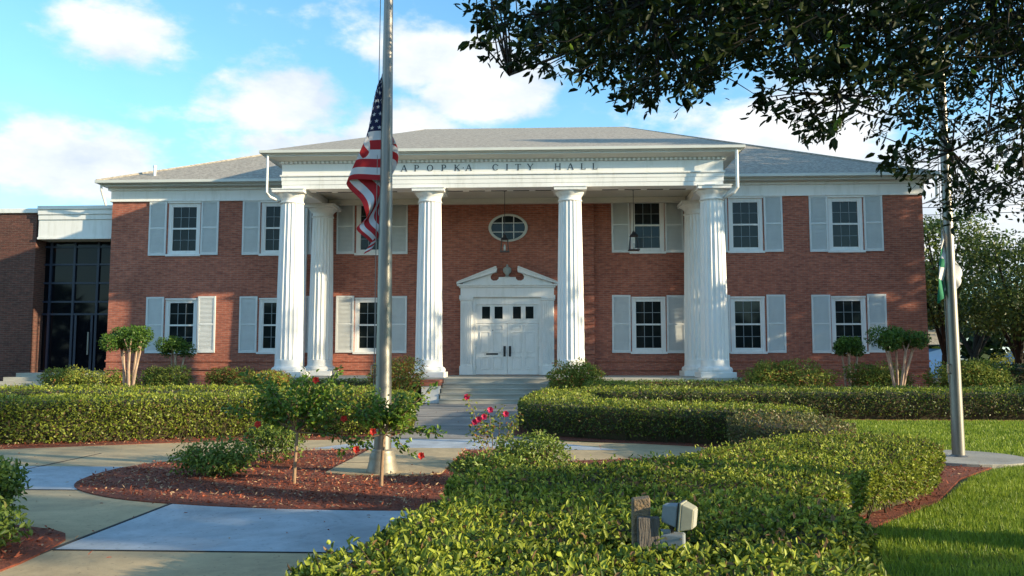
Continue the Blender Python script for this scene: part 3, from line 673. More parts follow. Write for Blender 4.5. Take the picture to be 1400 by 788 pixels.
# transom with four lights
m = MB(); m.box(dc-1.30, dc+1.30, yw-.07, yw-.001, 2.99, 3.09); m.box(dc-1.30, dc+1.30, yw-.055, yw-.001, 3.091, 3.759)
for x in (-.86, -.34, .42, .94):
    for q in (-1, 1): m.box(dc+x-.02+q*.185-.018, dc+x-.02+q*.185+.018, yw-.075, yw-.056, 3.16, 3.70)
tr = hb(m, 'transom', M['white'], bevel=.004)
for x in (-.86, -.34, .42, .94):
    m = MB(); m.box(dc+x-.185, dc+x+.145, yw-.066, yw-.0555, 3.11+.07, 3.68); hang(m.build('pane', M['glass']), tr)
for s in (-1, 1):
    m = MB(); xa, xb = (dc-1.296, dc-.004) if s < 0 else (dc+.004, dc+1.296)
    m.box(xa, xb, yw-.05, yw-.001, DZ+.01, 2.985); W2 = xb-xa
    for c in (0, 1):
        px0 = xa+.17+c*(W2-.34+.12)/2; px1 = px0+(W2-.34-.12)/2
        for za, zb in ((.24, .76), (.93, 1.78), (1.87, 2.06)):
            za += DZ-.02; zb += DZ-.02; b_ = .025
            m.box(px0, px1, yw-.078, yw-.0505, za, za+b_); m.box(px0, px1, yw-.078, yw-.0505, zb-b_, zb)
            m.box(px0, px0+b_, yw-.078, yw-.0505, za+b_, zb-b_); m.box(px1-b_, px1, yw-.078, yw-.0505, za+b_, zb-b_)
            m.box(px0+.06, px1-.06, yw-.060, yw-.0505, za+.06, zb-.06)
    d = hb(m, 'door', M['white'], bevel=.004)
    m = MB(); xh = dc+s*.11; m.box(xh-.045, xh+.045, yw-.075, yw-.051, DZ+.75, DZ+1.18); m.tube([(xh, yw-.075, DZ+.82), (xh, yw-.14, DZ+.87), (xh, yw-.14, DZ+1.06), (xh, yw-.075, DZ+1.11)], .02, 6)
    hang(m.build('handle', M['black'], recalc=False), d)
    if s < 0:
        m = MB(); m.box(dc-.87, dc-.38, yw-.072, yw-.0625, DZ+.82, DZ+.885); hang(m.build('mail_slot', M['black']), d)
        m = MB(); m.tube([(dc-.60, yw-.075, DZ+1.83), (dc-.60, yw-.055, DZ+1.83)], .02, 8); hang(m.build('peephole', M['black']), d)
    for z in (.25, 1.05, 1.85):
        m = MB(); xq = dc+s*1.30; m.box(xq-.02, xq+.02, yw-.125, yw-.051, DZ+z, DZ+z+.11); hang(m.build('hinge', M['cornice']), d)

# porch floor and steps
m = MB(); m.box(-8.95, 8.6, 29.62, 33.87, .0, .72); pf = hb(m, 'porch_base', M['brick'], recalc=False)
m = MB(); m.box(-9.0, 8.65, 29.57, 33.88, .722, DZ-.02); hb(m, 'porch_floor', M['conc_step'], bevel=.01)
sx0, sx1 = -2.07, 1.80
for k in range(5):
    m = MB(); z = (DZ-.03)*(5-k)/5; y0_ = 29.565-.0-(k)*.33-.33*0
    m.box(sx0, sx1, 29.55-(k+1)*.31+ (0 if k == 0 else 0), 29.56, z-.17 if k < 4 else 0, z)
    m.box(sx0-.0, sx1+.0, 29.55-(k+1)*.31-.025, 29.55-(k+1)*.31+.02, z-.05, z+.002)
    hb(m, 'step', M['conc_step'], bevel=.008)
for s, x in ((-1, -2.42), (1, 2.15)):
    m = MB(); m.box(x-.30, x+.30, 28.35, 29.56, 0, .60, 0); m.box(x-.335, x+.335, 28.3, 29.564, .602, .80, 1)
    hb(m, 'cheek_wall', [M['white'], M['brick']])

# columns
def column(x, y, half=False):
    t = bpy.data.objects.new('column', None); COL.objects.link(t); t.parent = hall; t.location = (x, y-34, DZ-.02)
    m = MB(); m.box(-.63, .63, -.63, .63, 0, .20); m.build('plinth', M['white'], t, bevel=.012)
    m = MB(); m.lathe((0, 0, 0), [(.60, .201), (.625, .25), (.625, .30), (.59, .36), (.535, .38), (.52, .40), (.51, .44), (.505, .62)], 40)
    m.build('base', M['white'], t, smooth=True)
    m = MB(); H = 6.93; nf = 20; seg = 6; prof = []
    zs = [.621, .66, 2.4, 4.2, 5.9, 6.44, 6.48]
    vs = []; fs = []; N_ = nf*seg
    for z in zs:
        tt = (z-.62)/5.86; R = .505-.085*tt**1.3; f = 0 if z in (.621, 6.48) else 1
        for k in range(N_):
            ph = (k % seg)/seg; d = .036*f*math.sin(PI*ph)**.7 if ph > 0 else 0
            a = 2*PI*k/N_; vs.append(((R-d)*math.cos(a), (R-d)*math.sin(a), z))
    for i in range(len(zs)-1):
        for k in range(N_): fs.append((i*N_+k, i*N_+(k+1) % N_, (i+1)*N_+(k+1) % N_, (i+1)*N_+k))
    m.add(vs, fs); m.build('shaft', M['white'], t, recalc=False)
    m = MB(); m.lathe((0, 0, 0), [(.425, 6.481), (.45, 6.50), (.45, 6.54), (.42, 6.56), (.42, 6.66), (.45, 6.70), (.53, 6.78), (.565, 6.85)], 40)
    m.build('capital', M['white'], t, smooth=True)
    m = MB(); m.box(-.60, .60, -.60, .60, 6.851, 6.955); m.box(-.63, .63, -.63, .63, 6.956, 6.99); m.build('abacus', M['white'], t, bevel=.008)
    return t
c0 = column(-7.99, 30.2)
for x, y in ((-2.75, 30.2), (2.49, 30.2), (7.72, 30.2), (-7.66, 33.22), (7.62, 33.22)):
    c = copy_tree(c0, hall); c.location = (x, y-34, DZ-.02)

# entablature
EL, ER = PX-8.20, PX+8.20; EZ = 7.845
def three(m, x0, x1, yf, yb, z0, z1, t):    # front + two sides
    m.box(x0, x1, yf, yf+t, z0, z1); m.box(x0, x0+t, yf+t+.001, yb, z0, z1); m.box(x1-t, x1, yf+t+.001, yb, z0, z1)
m = MB(); three(m, EL+.03, ER-.03, 29.80, 33.93, EZ, 8.00, .75); three(m, EL+.015, ER-.015, 29.785, 33.93, 8.003, 8.16, .7); three(m, EL, ER, 29.77, 33.93, 8.163, 8.31, .7)
hb(m, 'architrave', M['white'], bevel=.006)
m = MB(); three(m, EL-.04, ER+.04, 29.72, 33.93, 8.313, 8.375, .6); three(m, EL+.02, ER-.02, 29.79, 33.93, 8.378, 8.80, .55)
frz = hb(m, 'frieze', M['white'], bevel=.006)
m = MB(); x = EL; w_ = .085
while x < ER-.05: m.box(x, x+w_, 29.70, 29.786, 8.80, 8.885); x += w_*2
y = 29.80
while y < 33.3:
    m.box(EL-.09, EL-.002, y, y+w_, 8.80, 8.885); m.box(ER+.002, ER+.09, y, y+w_, 8.80, 8.885); y += w_*2
hb(m, 'dentils', M['white'], recalc=False)
m = MB()
def cornice_prof(m):
    # sloping bed moulding, corona and gutter, mitred round three sides
    prof = [(.02, 8.80), (.06, 8.887), (.16, 8.89), (.44, 8.965), (.50, 8.97), (.50, 9.01), (.56, 9.03), (.60, 9.12), (.60, 9.15), (0, 9.16)]
    vs = []; fs = []; n = len(prof)
    for sgx, yy in ((-1, 33.6), (-1, None), (1, None), (1, 33.6)):
        for d, z in prof:
            x = (EL-d) if sgx < 0 else (ER+d); vs.append((x, yy if yy else 29.79-d, z))
    for a in range(3):
        for i in range(n-1): fs.append((a*n+i, a*n+i+1, (a+1)*n+i+1, (a+1)*n+i))
    m.add(vs, fs)
cornice_prof(m); hb(m, 'cornice', M['cornice'])
m = MB(); three(m, PX-8.84, PX+8.84, 29.13, 33.3, 9.07, 9.175, .09); hb(m, 'gutter', M['cornice'], bevel=.01)
m = MB(); m.box(EL+.5, ER-.5, 30.4, 33.87, 8.20, 8.26); hb(m, 'porch_ceiling', M['cream'])
m = MB(); m.box(EL+.76, ER-.76, 33.62, 33.868, 7.98, 8.19); hb(m, 'ceiling_cove', M['cream'])
m = MB(); x = EL+1.15
while x < ER-1.5:
    if not any(abs(x+.3-c) < .85 for c in (-2.75, 2.49)): m.box(x, x+.6, 30.36, 30.50, EZ-.004, EZ+.02)
    x += .835
hb(m, 'soffit_vent', M['void'])
# lettering
def glyph(m, ch, cx, z0, h, y):
    k = [0]
    def st(p, q, t):
        (x0, a0), (x1, a1) = p, q; dx, dz = x1-x0, a1-a0; L = math.hypot(dx, dz); nx, nz = -dz/L*t/2, dx/L*t/2; k[0] += 1
        pts = [(x0+nx, a0+nz), (x1+nx, a1+nz), (x1-nx, a1-nz), (x0-nx, a0-nz)]
        m.prism_xz([(cx+X*h, z0+Z*h) for X, Z in pts], y-.010-.0008*k[0], y)
    def arc(c, rx, rz, a0, a1, t0, t1, n=18):
        k[0] += 1
        for i in range(n):
            A0 = rad(a0+(a1-a0)*i/n); A1 = rad(a0+(a1-a0)*(i+1)/n)
            def tk(A): return t0+(t1-t0)*abs(math.cos(A))
            pts = [(c[0]+rx*math.cos(A0), c[1]+rz*math.sin(A0)), (c[0]+rx*math.cos(A1), c[1]+rz*math.sin(A1)),
                   (c[0]+(rx-tk(A1))*math.cos(A1), c[1]+(rz-tk(A1))*math.sin(A1)), (c[0]+(rx-tk(A0))*math.cos(A0), c[1]+(rz-tk(A0))*math.sin(A0))]
            m.prism_xz([(cx+X*h, z0+Z*h) for X, Z in pts], y-.010, y)
    T, t, s = .17, .085, .07
    def serif(x, z, w=.26): st((x-w/2, z), (x+w/2, z), s)
    if ch == 'A':
        st((-.38, .03), (.0, 1), t); st((.40, .03), (.02, 1.0), T); st((-.22, .34), (.24, .34), t*.8); serif(-.38, .03); serif(.40, .03)
    elif ch == 'P': st((-.22, 0), (-.22, 1), T); serif(-.22, .03); serif(-.25, .97, .2); st((-.22, .965), (.1, .965), s); st((-.22, .48), (.1, .48), s); arc((.08, .72), .30, .275, -90, 90, s, T)
    elif ch == 'O': arc((0, .5), .50, .51, 0, 360, s, T, 32)
    elif ch == 'K': st((-.28, 0), (-.28, 1), T); serif(-.28, .03); serif(-.28, .97); st((-.22, .42), (.32, .97), t); st((-.08, .56), (.38, .03), T); serif(.34, .97, .2); serif(.40, .03, .22)
    elif ch == 'C': arc((.03, .5), .50, .51, 42, 318, s, T, 28); st((.40, .68), (.40, .90), s)
    elif ch == 'I': st((0, 0), (0, 1), T); serif(0, .03, .32); serif(0, .97, .32)
    elif ch == 'T': st((0, 0), (0, 1), T); serif(0, .03, .32); st((-.42, .965), (.42, .965), s); st((-.42, .8), (-.42, .99), s); st((.42, .8), (.42, .99), s)
    elif ch == 'Y': st((0, 0), (0, .48), T); serif(0, .03, .3); st((0, .42), (-.38, .98), T); st((0, .42), (.38, .98), t); serif(-.38, .97, .24); serif(.38, .97, .24)
    elif ch == 'H':
        for x in (-.34, .34): st((x, 0), (x, 1), T*.9); serif(x, .03); serif(x, .97)
        st((-.34, .52), (.34, .52), s)
    elif ch == 'L': st((-.2, 0), (-.2, 1), T); serif(-.2, .97); st((-.3, .035), (.36, .035), s); st((.36, 0), (.36, .24), s)
def px2x(px, py, Y):
    F = 1120; P_ = math.atan(96/F); yw_ = rad(2.6); x, yv, z = px-700, F, 394-py
    yv, z = yv*math.cos(P_)-z*math.sin(P_), yv*math.sin(P_)+z*math.cos(P_); x, yv = x*math.cos(yw_)-yv*math.sin(yw_), x*math.sin(yw_)+yv*math.cos(yw_)
    return 1.7+x*Y/yv
for ch, px in zip('APOPKACITYHALL', (552.4, 569.6, 588, 606.7, 624.9, 640.8, 677.3, 693.2, 708.3, 724.9, 762.6, 779.8, 797, 813)):
    m = MB(); glyph(m, ch, px2x(px, 227, 29.79), 8.475, .235, 29.788); hb(m, 'letter', M['letter'], recalc=False)
m = MB(); m.obox(Vector((px2x(633.5, 227, 29.79), 29.775, 8.585)), (.03, .02, .03), Matrix()); hb(m, 'letter_dot', M['letter'])

# downspouts
def spout(pts, r=.05, name='downspout', mtl='white'):
    m = MB(); m.tube(pts, r, 8); return hang(m.build(name, M[mtl], recalc=False), hall)
spout([(-8.66, 29.28, 9.06), (-8.66, 29.28, 7.62), (-8.60, 29.45, 7.50), (-8.30, 30.95, 7.42), (-8.28, 31.1, 7.25), (-8.28, 31.1, 1.0)], .045)
spout([(-8.55, 33.9, 8.25), (-8.55, 33.85, 1.2), (-8.9, 33.5, .95)], .055)
spout([(8.46, 29.28, 9.06), (8.46, 29.28, 7.65), (8.36, 29.36, 7.50), (8.02, 30.9, 7.42), (8.0, 31.1, 7.2), (8.0, 31.1, 1.1)], .06)
spout([(8.72, 33.85, 8.85), (8.72, 33.8, 7.9), (8.6, 33.85, 7.75), (8.6, 33.9, 1.0)], .055)
spout([(17.36, 33.4, 8.95), (17.36, 33.4, 8.75), (17.42, 33.55, 8.05), (17.30, 33.8, 7.95), (17.12, 34.3, 7.9), (17.12, 34.3, .5)], .05)
spout([(-17.3, 33.5, 8.95), (-17.32, 33.55, 8.7), (-17.35, 34.0, 8.12)], .05)

# lanterns under the porch ceiling
def lantern(x, y, zb, label, scale=1.0):
    t = empty('porch_lantern', (x, y, zb), label, 'lantern', 'lanterns hanging under the portico ceiling')
    m = MB(); w, h = .15*scale, .48*scale
    def q(f, z): return [(sx*w*f, sy*w*f, z) for sx, sy in ((-1, -1), (1, -1), (1, 1), (-1, 1))]
    m.box(-w*1.25, w*1.25, -w*1.25, w*1.25, 0, .035)
    lo, hi = q(1.05, .035), q(.75, h)
    for k in range(4): m.tube([lo[k], hi[k]], .014, 5)
    m.add(q(1.0, h)+q(.35, h+.14), [(0, 1, 2, 3), (0, 1, 5, 4), (1, 2, 6, 5), (2, 3, 7, 6), (3, 0, 4, 7), (4, 5, 6, 7)])
    m.lathe((0, 0, h+.14), [(.05, 0), (.07, .03), (.03, .06), (.02, .1)], 8)
    m.build('cage', M['black'], t, recalc=False)
    m = MB(); m.lathe((0, 0, .04), [(.035, 0), (.05, .10), (.045, .2), (.02, .26)], 10); m.build('bulb', M['lampglass'], t, smooth=True)
    m = MB(); m.tube([(0, 0, h+.2), (0, 0, 8.20-zb)], .013, 6); m.lathe((0, 0, 8.13-zb), [(.03, 0), (.07, .03), (.07, .065)], 12); m.build('rod', M['black'], t, recalc=False)
lantern(px2x(690, 330, 32.0), 32.0, 5.72, 'black porch lantern hanging in front of the oval window')
lantern(px2x(866.5, 330, 32.0), 32.0, 5.75, 'black porch lantern hanging in front of the shuttered upper window', 1.15)

# ------------------------------------------------------------------ LEFT WING
wing = empty('office_wing', (-22, 35, 0), 'lower flat roofed brown brick wing with dark glass entrance', 'building')
def wb(m, name, mtl, **k): return hang(m.build(name, mtl, None, **k), wing)
m = MB(); m.box(-34, -20.75, 34.6, 50, 0, 7.9); wb(m, 'wall', M['brick_dark'])
m = MB(); m.box(-34, -20.75+.0, 34.585, 34.599, 1.30, 1.36); m.box(-34.0, -20.75, 34.56, 34.599, .0, .95); wb(m, 'wall_base', M['brick_dark'])
m = MB(); m.box(-34.1, -20.6, 34.5, 50.1, 7.901, 8.10); wb(m, 'coping', M['white'], bevel=.01)
m = MB(); m.box(-20.599, -17.06, 34.5, 50, 6.82, 7.58); m.box(-20.599, -17.06, 34.45, 50, 7.581, 7.80); m.box(-20.599, -17.06, 34.40, 50, 7.803, 8.02); m.box(-20.599, -17.06, 34.34, 50, 8.022, 8.18); m.box(-20.62, -17.06, 34.46, 50, 6.72, 6.818)
wb(m, 'fascia', M['white'], bevel=.01)
m = MB(); ys = 35.35
zl = [.98, 2.55, 3.6, 4.0, 4.85, 5.68, 6.72]
xl = [-20.45, -19.38, -18.30, -17.10]
for x in xl: m.box(x-.05, x+.05, ys-.08, ys+.03, .90, 6.72)
for z in (.95, 3.45, 4.0, 4.83, 5.66, 6.45): m.box(-20.75, -17.06, ys-.07, ys+.02, z, z+.08)
m.box(-19.25, -18.42, ys-.09, ys-.071, .98, 1.12); m.box(-19.25, -19.15, ys-.09, ys-.071, 1.121, 3.44); m.box(-18.52, -18.42, ys-.09, ys-.071, 1.121, 3.44)
cw = wb(m, 'curtain_wall', M['mullion'])
for i in range(-1, 3):
    xa = -20.75 if i < 0 else xl[i]+.05; xb = xl[i+1]-.05
    for a, b in ((1.03, 3.45), (3.53, 4.0), (4.08, 4.83), (4.91, 5.66), (5.74, 6.45), (6.53, 6.72)):
        m = MB(); m.add([(xa, ys, a), (xb, ys, a), (xb, ys+.004*((i+int(a*7)) % 3-1), b), (xa, ys, b)], [(0, 1, 2, 3)]); hang(m.build('pane', M['glass_dark'], recalc=False), cw)
m = MB(); m.box(-18.6, -18.54, ys-.16, ys-.10, 1.7, 2.7); hang(m.build('door_handle', M['steel']), cw)
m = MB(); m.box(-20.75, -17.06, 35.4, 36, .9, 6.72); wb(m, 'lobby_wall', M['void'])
for k in range(5):
    m = MB(); z = .93-.17*k; m.box(-20.9-.25*(k > 0)-.05*k, -17.07, 34.3-.36*(k+1), 34.3-.36*k if k else 35.3, 0, z); wb(m, 'step', M['conc_step'])

# ------------------------------------------------------------------ FLAGPOLES
def flagpole(x, y, r0, r1, h, label, bell):
    t = empty('flagpole', (x, y, .03), label, 'flagpole')
    m = MB(); zs = [0, 1, 2.5, 4, 6, 8, h]; m.tube([(0, 0, z) for z in zs], [r0+(r1-r0)*min(z/8, 1.05) for z in zs], 32); m.build('pole', M['steel'], t, smooth=True)
    m = MB()
    if bell: m.lathe((0, 0, 0), [(.215, 0), (.215, .025), (.205, .05), (.20, .06), (.185, .13), (.178, .14), (.176, .19), (.165, .24), (.150, .26), (.147, .29), (.125, .305), (.118, .31)], 40)
    else: m.lathe((0, 0, 0), [(.20, 0), (.19, .02), (.13, .035), (.10, .06)], 32)
    m.build('collar', M['castmetal' if bell else 'steel'], t, smooth=True)
    m = MB(); m.lathe((0, 0, h), [(.02, 0), (.1, .06), (.12, .13), (.09, .21), (.01, .24)], 16); m.build('finial', M['castmetal'], t, smooth=True)
    m = MB(); rr = r0
    m.tube([(-r0-.012, -.01, 1.15), (-r0*.75-.04, 0, 4), (-r1-.05, 0, h-.1)], .006, 5); m.build('halyard', M['rope'], t, recalc=False)
    m = MB(); cz = 1.35
    m.tube([(-r0*.95, -r0*.3, cz-.06), (-r0-.04, -r0*.3-.02, cz-.05), (-r0-.04, -r0*.3-.02, cz+.07), (-r0*.9, -r0*.3, cz+.08)], .012, 6); m.build('cleat', M['castmetal'], t, recalc=False)
    for z in (2.05, 3.2):
        pass
    return t
fp1 = flagpole(-.54, 11.05, .118, .052, 9.2, 'tall tapered metal flagpole with bell shaped base on the central concrete pad', True)
fp2 = flagpole(7.91, 12.92, .092, .046, 9.4, 'slimmer metal flagpole on the round concrete pad in the lawn', False)
m = MB(); m.prism_xy([(7.91+.95*math.cos(2*PI*k/36), 12.92+.95*math.sin(2*PI*k/36)) for k in range(36)], 0, .065)
tag(m.build('pole_pad', M['conc_pad'], bevel=.01), kind='structure')

def cr(P, t):
    n = len(P)-1; t = min(max(t, 0), .9999)*n; i = int(t); f = t-i
    p0 = P[max(i-1, 0)]; p1 = P[i]; p2 = P[i+1]; p3 = P[min(i+2, n)]
    return .5*((2*p1)+(-p0+p2)*f+(2*p0-5*p1+4*p2-p3)*f*f+(-p0+3*p1-3*p2+p3)*f**3)
class Drape:
    def __init__(s, cols, us): s.cols = [np.array(c, float) for c in cols]; s.us = us
    def __call__(s, u, v):
        t = np.interp(u, s.us, np.linspace(0, 1, len(s.us)))
        P = [cr(np.array(c), v) for c in s.cols]
        p = cr(np.array(P), t)
        p = p + np.array([.012*math.sin(u*31+v*5), .025*math.sin(u*23+v*9), .006*math.sin(u*17)])*min(1, u*8)
        return p
us = [0, .16, .29, .42, .61, .80, 1.0]
F1 = Drape([[(0, 0, 0), (0, 0, -.76), (0, 0, -1.52)],
            [(-.03, -.05, -.20), (-.19, -.06, -.84), (-.45, -.06, -1.55)],
            [(.02, .09, -.55), (.05, .10, -1.08), (-.28, -.02, -1.80)],
            [(.05, .10, -.80), (.20, .13, -1.24), (-.18, -.03, -2.02)],
            [(.0, .05, -1.25), (.02, .08, -1.78), (-.31, .0, -2.20)],
            [(.05, .09, -1.6), (.06, .10, -2.05), (-.10, .02, -2.44)],
            [(.0, .04, -1.9), (-.06, .04, -2.25), (-.22, .02, -2.54)]], us)
def surf(Fn, nu, nv, mats, midx):
    m = MB(); vs = [tuple(Fn(i/nu, j/nv)) for i in range(nu+1) for j in range(nv+1)]
    fs = []; ms = []
    for i in range(nu):
        for j in range(nv): fs.append((i*(nv+1)+j, (i+1)*(nv+1)+j, (i+1)*(nv+1)+j+1, i*(nv+1)+j+1)); ms.append(midx((i+.5)/nu, (j+.5)/nv))
    m.add(vs, fs); m.m = ms; return m
t = empty('american_flag', (-.54-.075, 11.05, 5.52), 'limp stars and stripes flag at half staff on the tall central pole', 'flag')
mm = surf(F1, 90, 52, None, lambda u, v: 2 if (u < .33 and v < 7/13) else (0 if int(v*13) % 2 == 0 else 1))
for r_ in range(9):
    for c_ in range(6 if r_ % 2 == 0 else 5):
        u0 = .33*(c_+(.5 if r_ % 2 == 0 else 1.0))/6; v0 = (7/13)*(r_+.5)/9
        for sgn in (-1, 1):
            P0 = F1(u0, v0); du = (F1(u0+.004, v0)-P0)/.004/2.4; dv = (F1(u0, v0+.006)-P0)/.006/1.52
            du /= max(np.linalg.norm(du), .35); dv /= max(np.linalg.norm(dv), .35); nn = unit(np.cross(du, dv))*.006*sgn
            pts = []
            for k in range(10):
                rr_ = .032 if k % 2 == 0 else .013; a = PI*k/5+PI/2
                pts.append(tuple(P0+nn+du*rr_*math.cos(a)-dv*rr_*math.sin(a)))
            mm.add(pts, [tuple(range(10))], 1)
o = mm.build('cloth', [M['red'], M['fwhite'], M['blue']], t, recalc=False); o.data.polygons.foreach_set('use_smooth', [True]*len(o.data.polygons))
F2 = Drape([[(0, 0, 0), (0, 0, -.55), (0, 0, -1.1)],
            [(-.03, -.05, -.25), (-.10, -.05, -.72), (-.13, -.04, -1.22)],
            [(.05, .10, -.35), (.30, .10, -.75), (.12, .10, -1.0)],
            [(.02, .04, -.6), (.16, .05, -.95), (.10, .04, -1.25)]], [0, .25, .6, 1])
t = empty('green_white_flag', (7.91-.085, 12.92, 3.62), 'limp green and white flag on the slimmer pole by the lawn', 'flag')
mm = surf(F2, 50, 30, None, lambda u, v: 1 if (u < .34 and (v > .62 or .30 < v < .42)) else 0)
o = mm.build('cloth', [M['fwhite'], M['green']], t, recalc=False); o.data.polygons.foreach_set('use_smooth', [True]*len(o.data.polygons))

# ------------------------------------------------------------------ HEDGES
# foreground mass
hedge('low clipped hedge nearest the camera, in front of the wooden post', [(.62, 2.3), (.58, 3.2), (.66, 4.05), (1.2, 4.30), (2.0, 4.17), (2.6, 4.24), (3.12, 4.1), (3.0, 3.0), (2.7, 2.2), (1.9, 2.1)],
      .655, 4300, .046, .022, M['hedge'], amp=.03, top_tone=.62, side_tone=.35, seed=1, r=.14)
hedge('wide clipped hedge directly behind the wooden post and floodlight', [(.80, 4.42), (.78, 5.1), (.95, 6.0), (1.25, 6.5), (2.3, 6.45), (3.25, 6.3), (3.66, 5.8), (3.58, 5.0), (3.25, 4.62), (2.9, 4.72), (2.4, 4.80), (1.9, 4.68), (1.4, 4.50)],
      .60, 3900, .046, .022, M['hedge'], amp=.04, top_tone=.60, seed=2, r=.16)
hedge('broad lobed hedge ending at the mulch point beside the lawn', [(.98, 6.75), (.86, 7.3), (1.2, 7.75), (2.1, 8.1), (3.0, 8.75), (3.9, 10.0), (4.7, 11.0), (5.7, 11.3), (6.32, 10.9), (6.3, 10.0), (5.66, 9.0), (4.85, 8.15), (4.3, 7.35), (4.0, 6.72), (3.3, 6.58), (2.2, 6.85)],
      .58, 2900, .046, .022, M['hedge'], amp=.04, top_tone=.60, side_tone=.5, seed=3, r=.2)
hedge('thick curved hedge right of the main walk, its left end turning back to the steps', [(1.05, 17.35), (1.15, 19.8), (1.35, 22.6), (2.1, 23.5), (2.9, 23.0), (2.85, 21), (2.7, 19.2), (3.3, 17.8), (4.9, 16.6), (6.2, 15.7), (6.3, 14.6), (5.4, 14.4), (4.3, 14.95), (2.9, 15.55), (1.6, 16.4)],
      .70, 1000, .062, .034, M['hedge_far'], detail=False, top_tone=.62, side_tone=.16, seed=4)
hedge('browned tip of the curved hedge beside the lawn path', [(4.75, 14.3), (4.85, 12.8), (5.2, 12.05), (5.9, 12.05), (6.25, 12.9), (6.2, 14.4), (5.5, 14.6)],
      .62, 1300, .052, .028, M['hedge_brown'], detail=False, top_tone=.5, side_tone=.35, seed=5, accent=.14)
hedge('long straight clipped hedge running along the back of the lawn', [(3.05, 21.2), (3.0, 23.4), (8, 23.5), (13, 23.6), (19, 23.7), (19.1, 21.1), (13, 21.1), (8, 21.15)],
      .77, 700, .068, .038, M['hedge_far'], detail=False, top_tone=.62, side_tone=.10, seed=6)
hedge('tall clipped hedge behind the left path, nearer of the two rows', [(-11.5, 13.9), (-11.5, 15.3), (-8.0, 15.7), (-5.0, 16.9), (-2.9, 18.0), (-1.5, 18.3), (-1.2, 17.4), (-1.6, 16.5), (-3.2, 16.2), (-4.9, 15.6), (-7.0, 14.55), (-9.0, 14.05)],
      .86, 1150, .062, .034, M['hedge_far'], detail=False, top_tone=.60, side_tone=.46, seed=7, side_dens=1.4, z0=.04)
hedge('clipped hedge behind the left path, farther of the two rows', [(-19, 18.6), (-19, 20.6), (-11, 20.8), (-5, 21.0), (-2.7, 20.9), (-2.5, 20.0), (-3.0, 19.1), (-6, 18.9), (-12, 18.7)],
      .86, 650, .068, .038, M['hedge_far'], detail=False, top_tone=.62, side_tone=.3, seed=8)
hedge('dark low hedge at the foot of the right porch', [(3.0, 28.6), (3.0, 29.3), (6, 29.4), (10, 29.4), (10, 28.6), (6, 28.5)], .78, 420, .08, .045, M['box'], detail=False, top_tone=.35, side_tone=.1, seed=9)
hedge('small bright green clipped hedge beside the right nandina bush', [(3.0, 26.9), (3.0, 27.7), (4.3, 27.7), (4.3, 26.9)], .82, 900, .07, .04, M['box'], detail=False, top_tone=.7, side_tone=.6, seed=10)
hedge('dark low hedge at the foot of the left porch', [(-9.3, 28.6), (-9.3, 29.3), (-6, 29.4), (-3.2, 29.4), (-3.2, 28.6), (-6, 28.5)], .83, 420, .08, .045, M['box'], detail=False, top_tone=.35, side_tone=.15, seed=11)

# shrubs
bush('shrub', 'leafy green shrub cut off by the left edge of the picture', 'shrub', -3.55, 7.1, .30, .56, .5, .36, 4400, .06, .028, M['box'], tone=.52, detail=True, accent=.02, stems=9, hollow=.3)
bush('shrub', 'low leafy shrub overhanging the mulch at the lower left corner', 'shrub', -3.05, 6.3, .30, .55, .45, .36, 4200, .06, .028, M['box'], tone=.52, detail=True, accent=.02, stems=9, hollow=.3)
bush('shrub', 'rounded small shrub on the left part of the mulch island', 'shrub', -2.7, 10.75, .24, .55, .42, .26, 2400, .055, .026, M['box'], tone=.6, detail=True, stems=7, hollow=.3, accent=.02)
bush('shrub', 'small shrub behind the left hibiscus, at the edge of the mulch island', 'shrub', -2.35, 12.1, .32, .48, .4, .34, 1900, .055, .026, M['box'], tone=.4, detail=True, stems=7, hollow=.3)
bush('shrub', 'low rounded shrub just behind the pink rose bush', 'shrub', 1.45, 11.5, .24, .55, .45, .28, 2400, .055, .026, M['box'], tone=.6, detail=True, stems=7, hollow=.3, accent=.06)
bush('shrub', 'low dark shrub between the rose bush and the broad hedge', 'shrub', .95, 10.2, .18, .5, .4, .22, 1900, .055, .026, M['box'], tone=.5, detail=True, stems=6, hollow=.3)
bush('nandina_bush', 'dense rounded nandina bush right of the entrance steps', 'shrub', 2.55, 28.0, .85, .95, .6, .62, 6500, .10, .038, M['nandina'], tone=.35, accent=.06, stems=8, group='nandina bushes along the facade')
bush('nandina_bush', 'nandina bush with coppery new leaves left of the entrance steps', 'shrub', -3.45, 27.6, .85, .95, .6, .68, 5000, .10, .038, M['nandina'], tone=.4, accent=.30, stems=8, group='nandina bushes along the facade')
for i, (x, y, z, rx, rz, nn, ac, tn_, lb) in enumerate([
        (-9.9, 30.2, .75, 1.1, .42, 2600, .3, .55, 'reddish yellow nandina bush in front of the second lower window from the left'),
        (-7.9, 27.3, .75, .9, .35, 1800, .2, .5, 'low nandina bush in front of the leftmost front column'),
        (-14.7, 30.0, .62, .95, .5, 2000, .06, .5, 'broad yellow green bush just right of the pale trunked crape myrtle'),
        (-12.6, 30.2, .7, .9, .55, 1900, .02, .25, 'dark green bush under the leftmost lower window'),
        (-16.3, 30.0, .7, 1.0, .5, 2200, .04, .55, 'yellow green bush beside the glass entrance steps'),
        (10.2, 29.2, .85, 1.55, .62, 4600, .10, .45, 'widest nandina bush, right of the portico columns'),
        (13.6, 30.3, .75, 1.2, .62, 2600, .02, .25, 'dark bush between the two crape myrtles on the right'),
        (16.3, 29.6, .8, 1.5, .65, 3800, .02, .35, 'green bush at the right corner of the brick wall')]):
    bush('nandina_bush', lb, 'shrub', x, y, z, rx, .7, rz, int(nn*2.1), .105, .042, M['nandina'], tone=tn_, accent=ac, stems=7, group='nandina bushes along the facade')
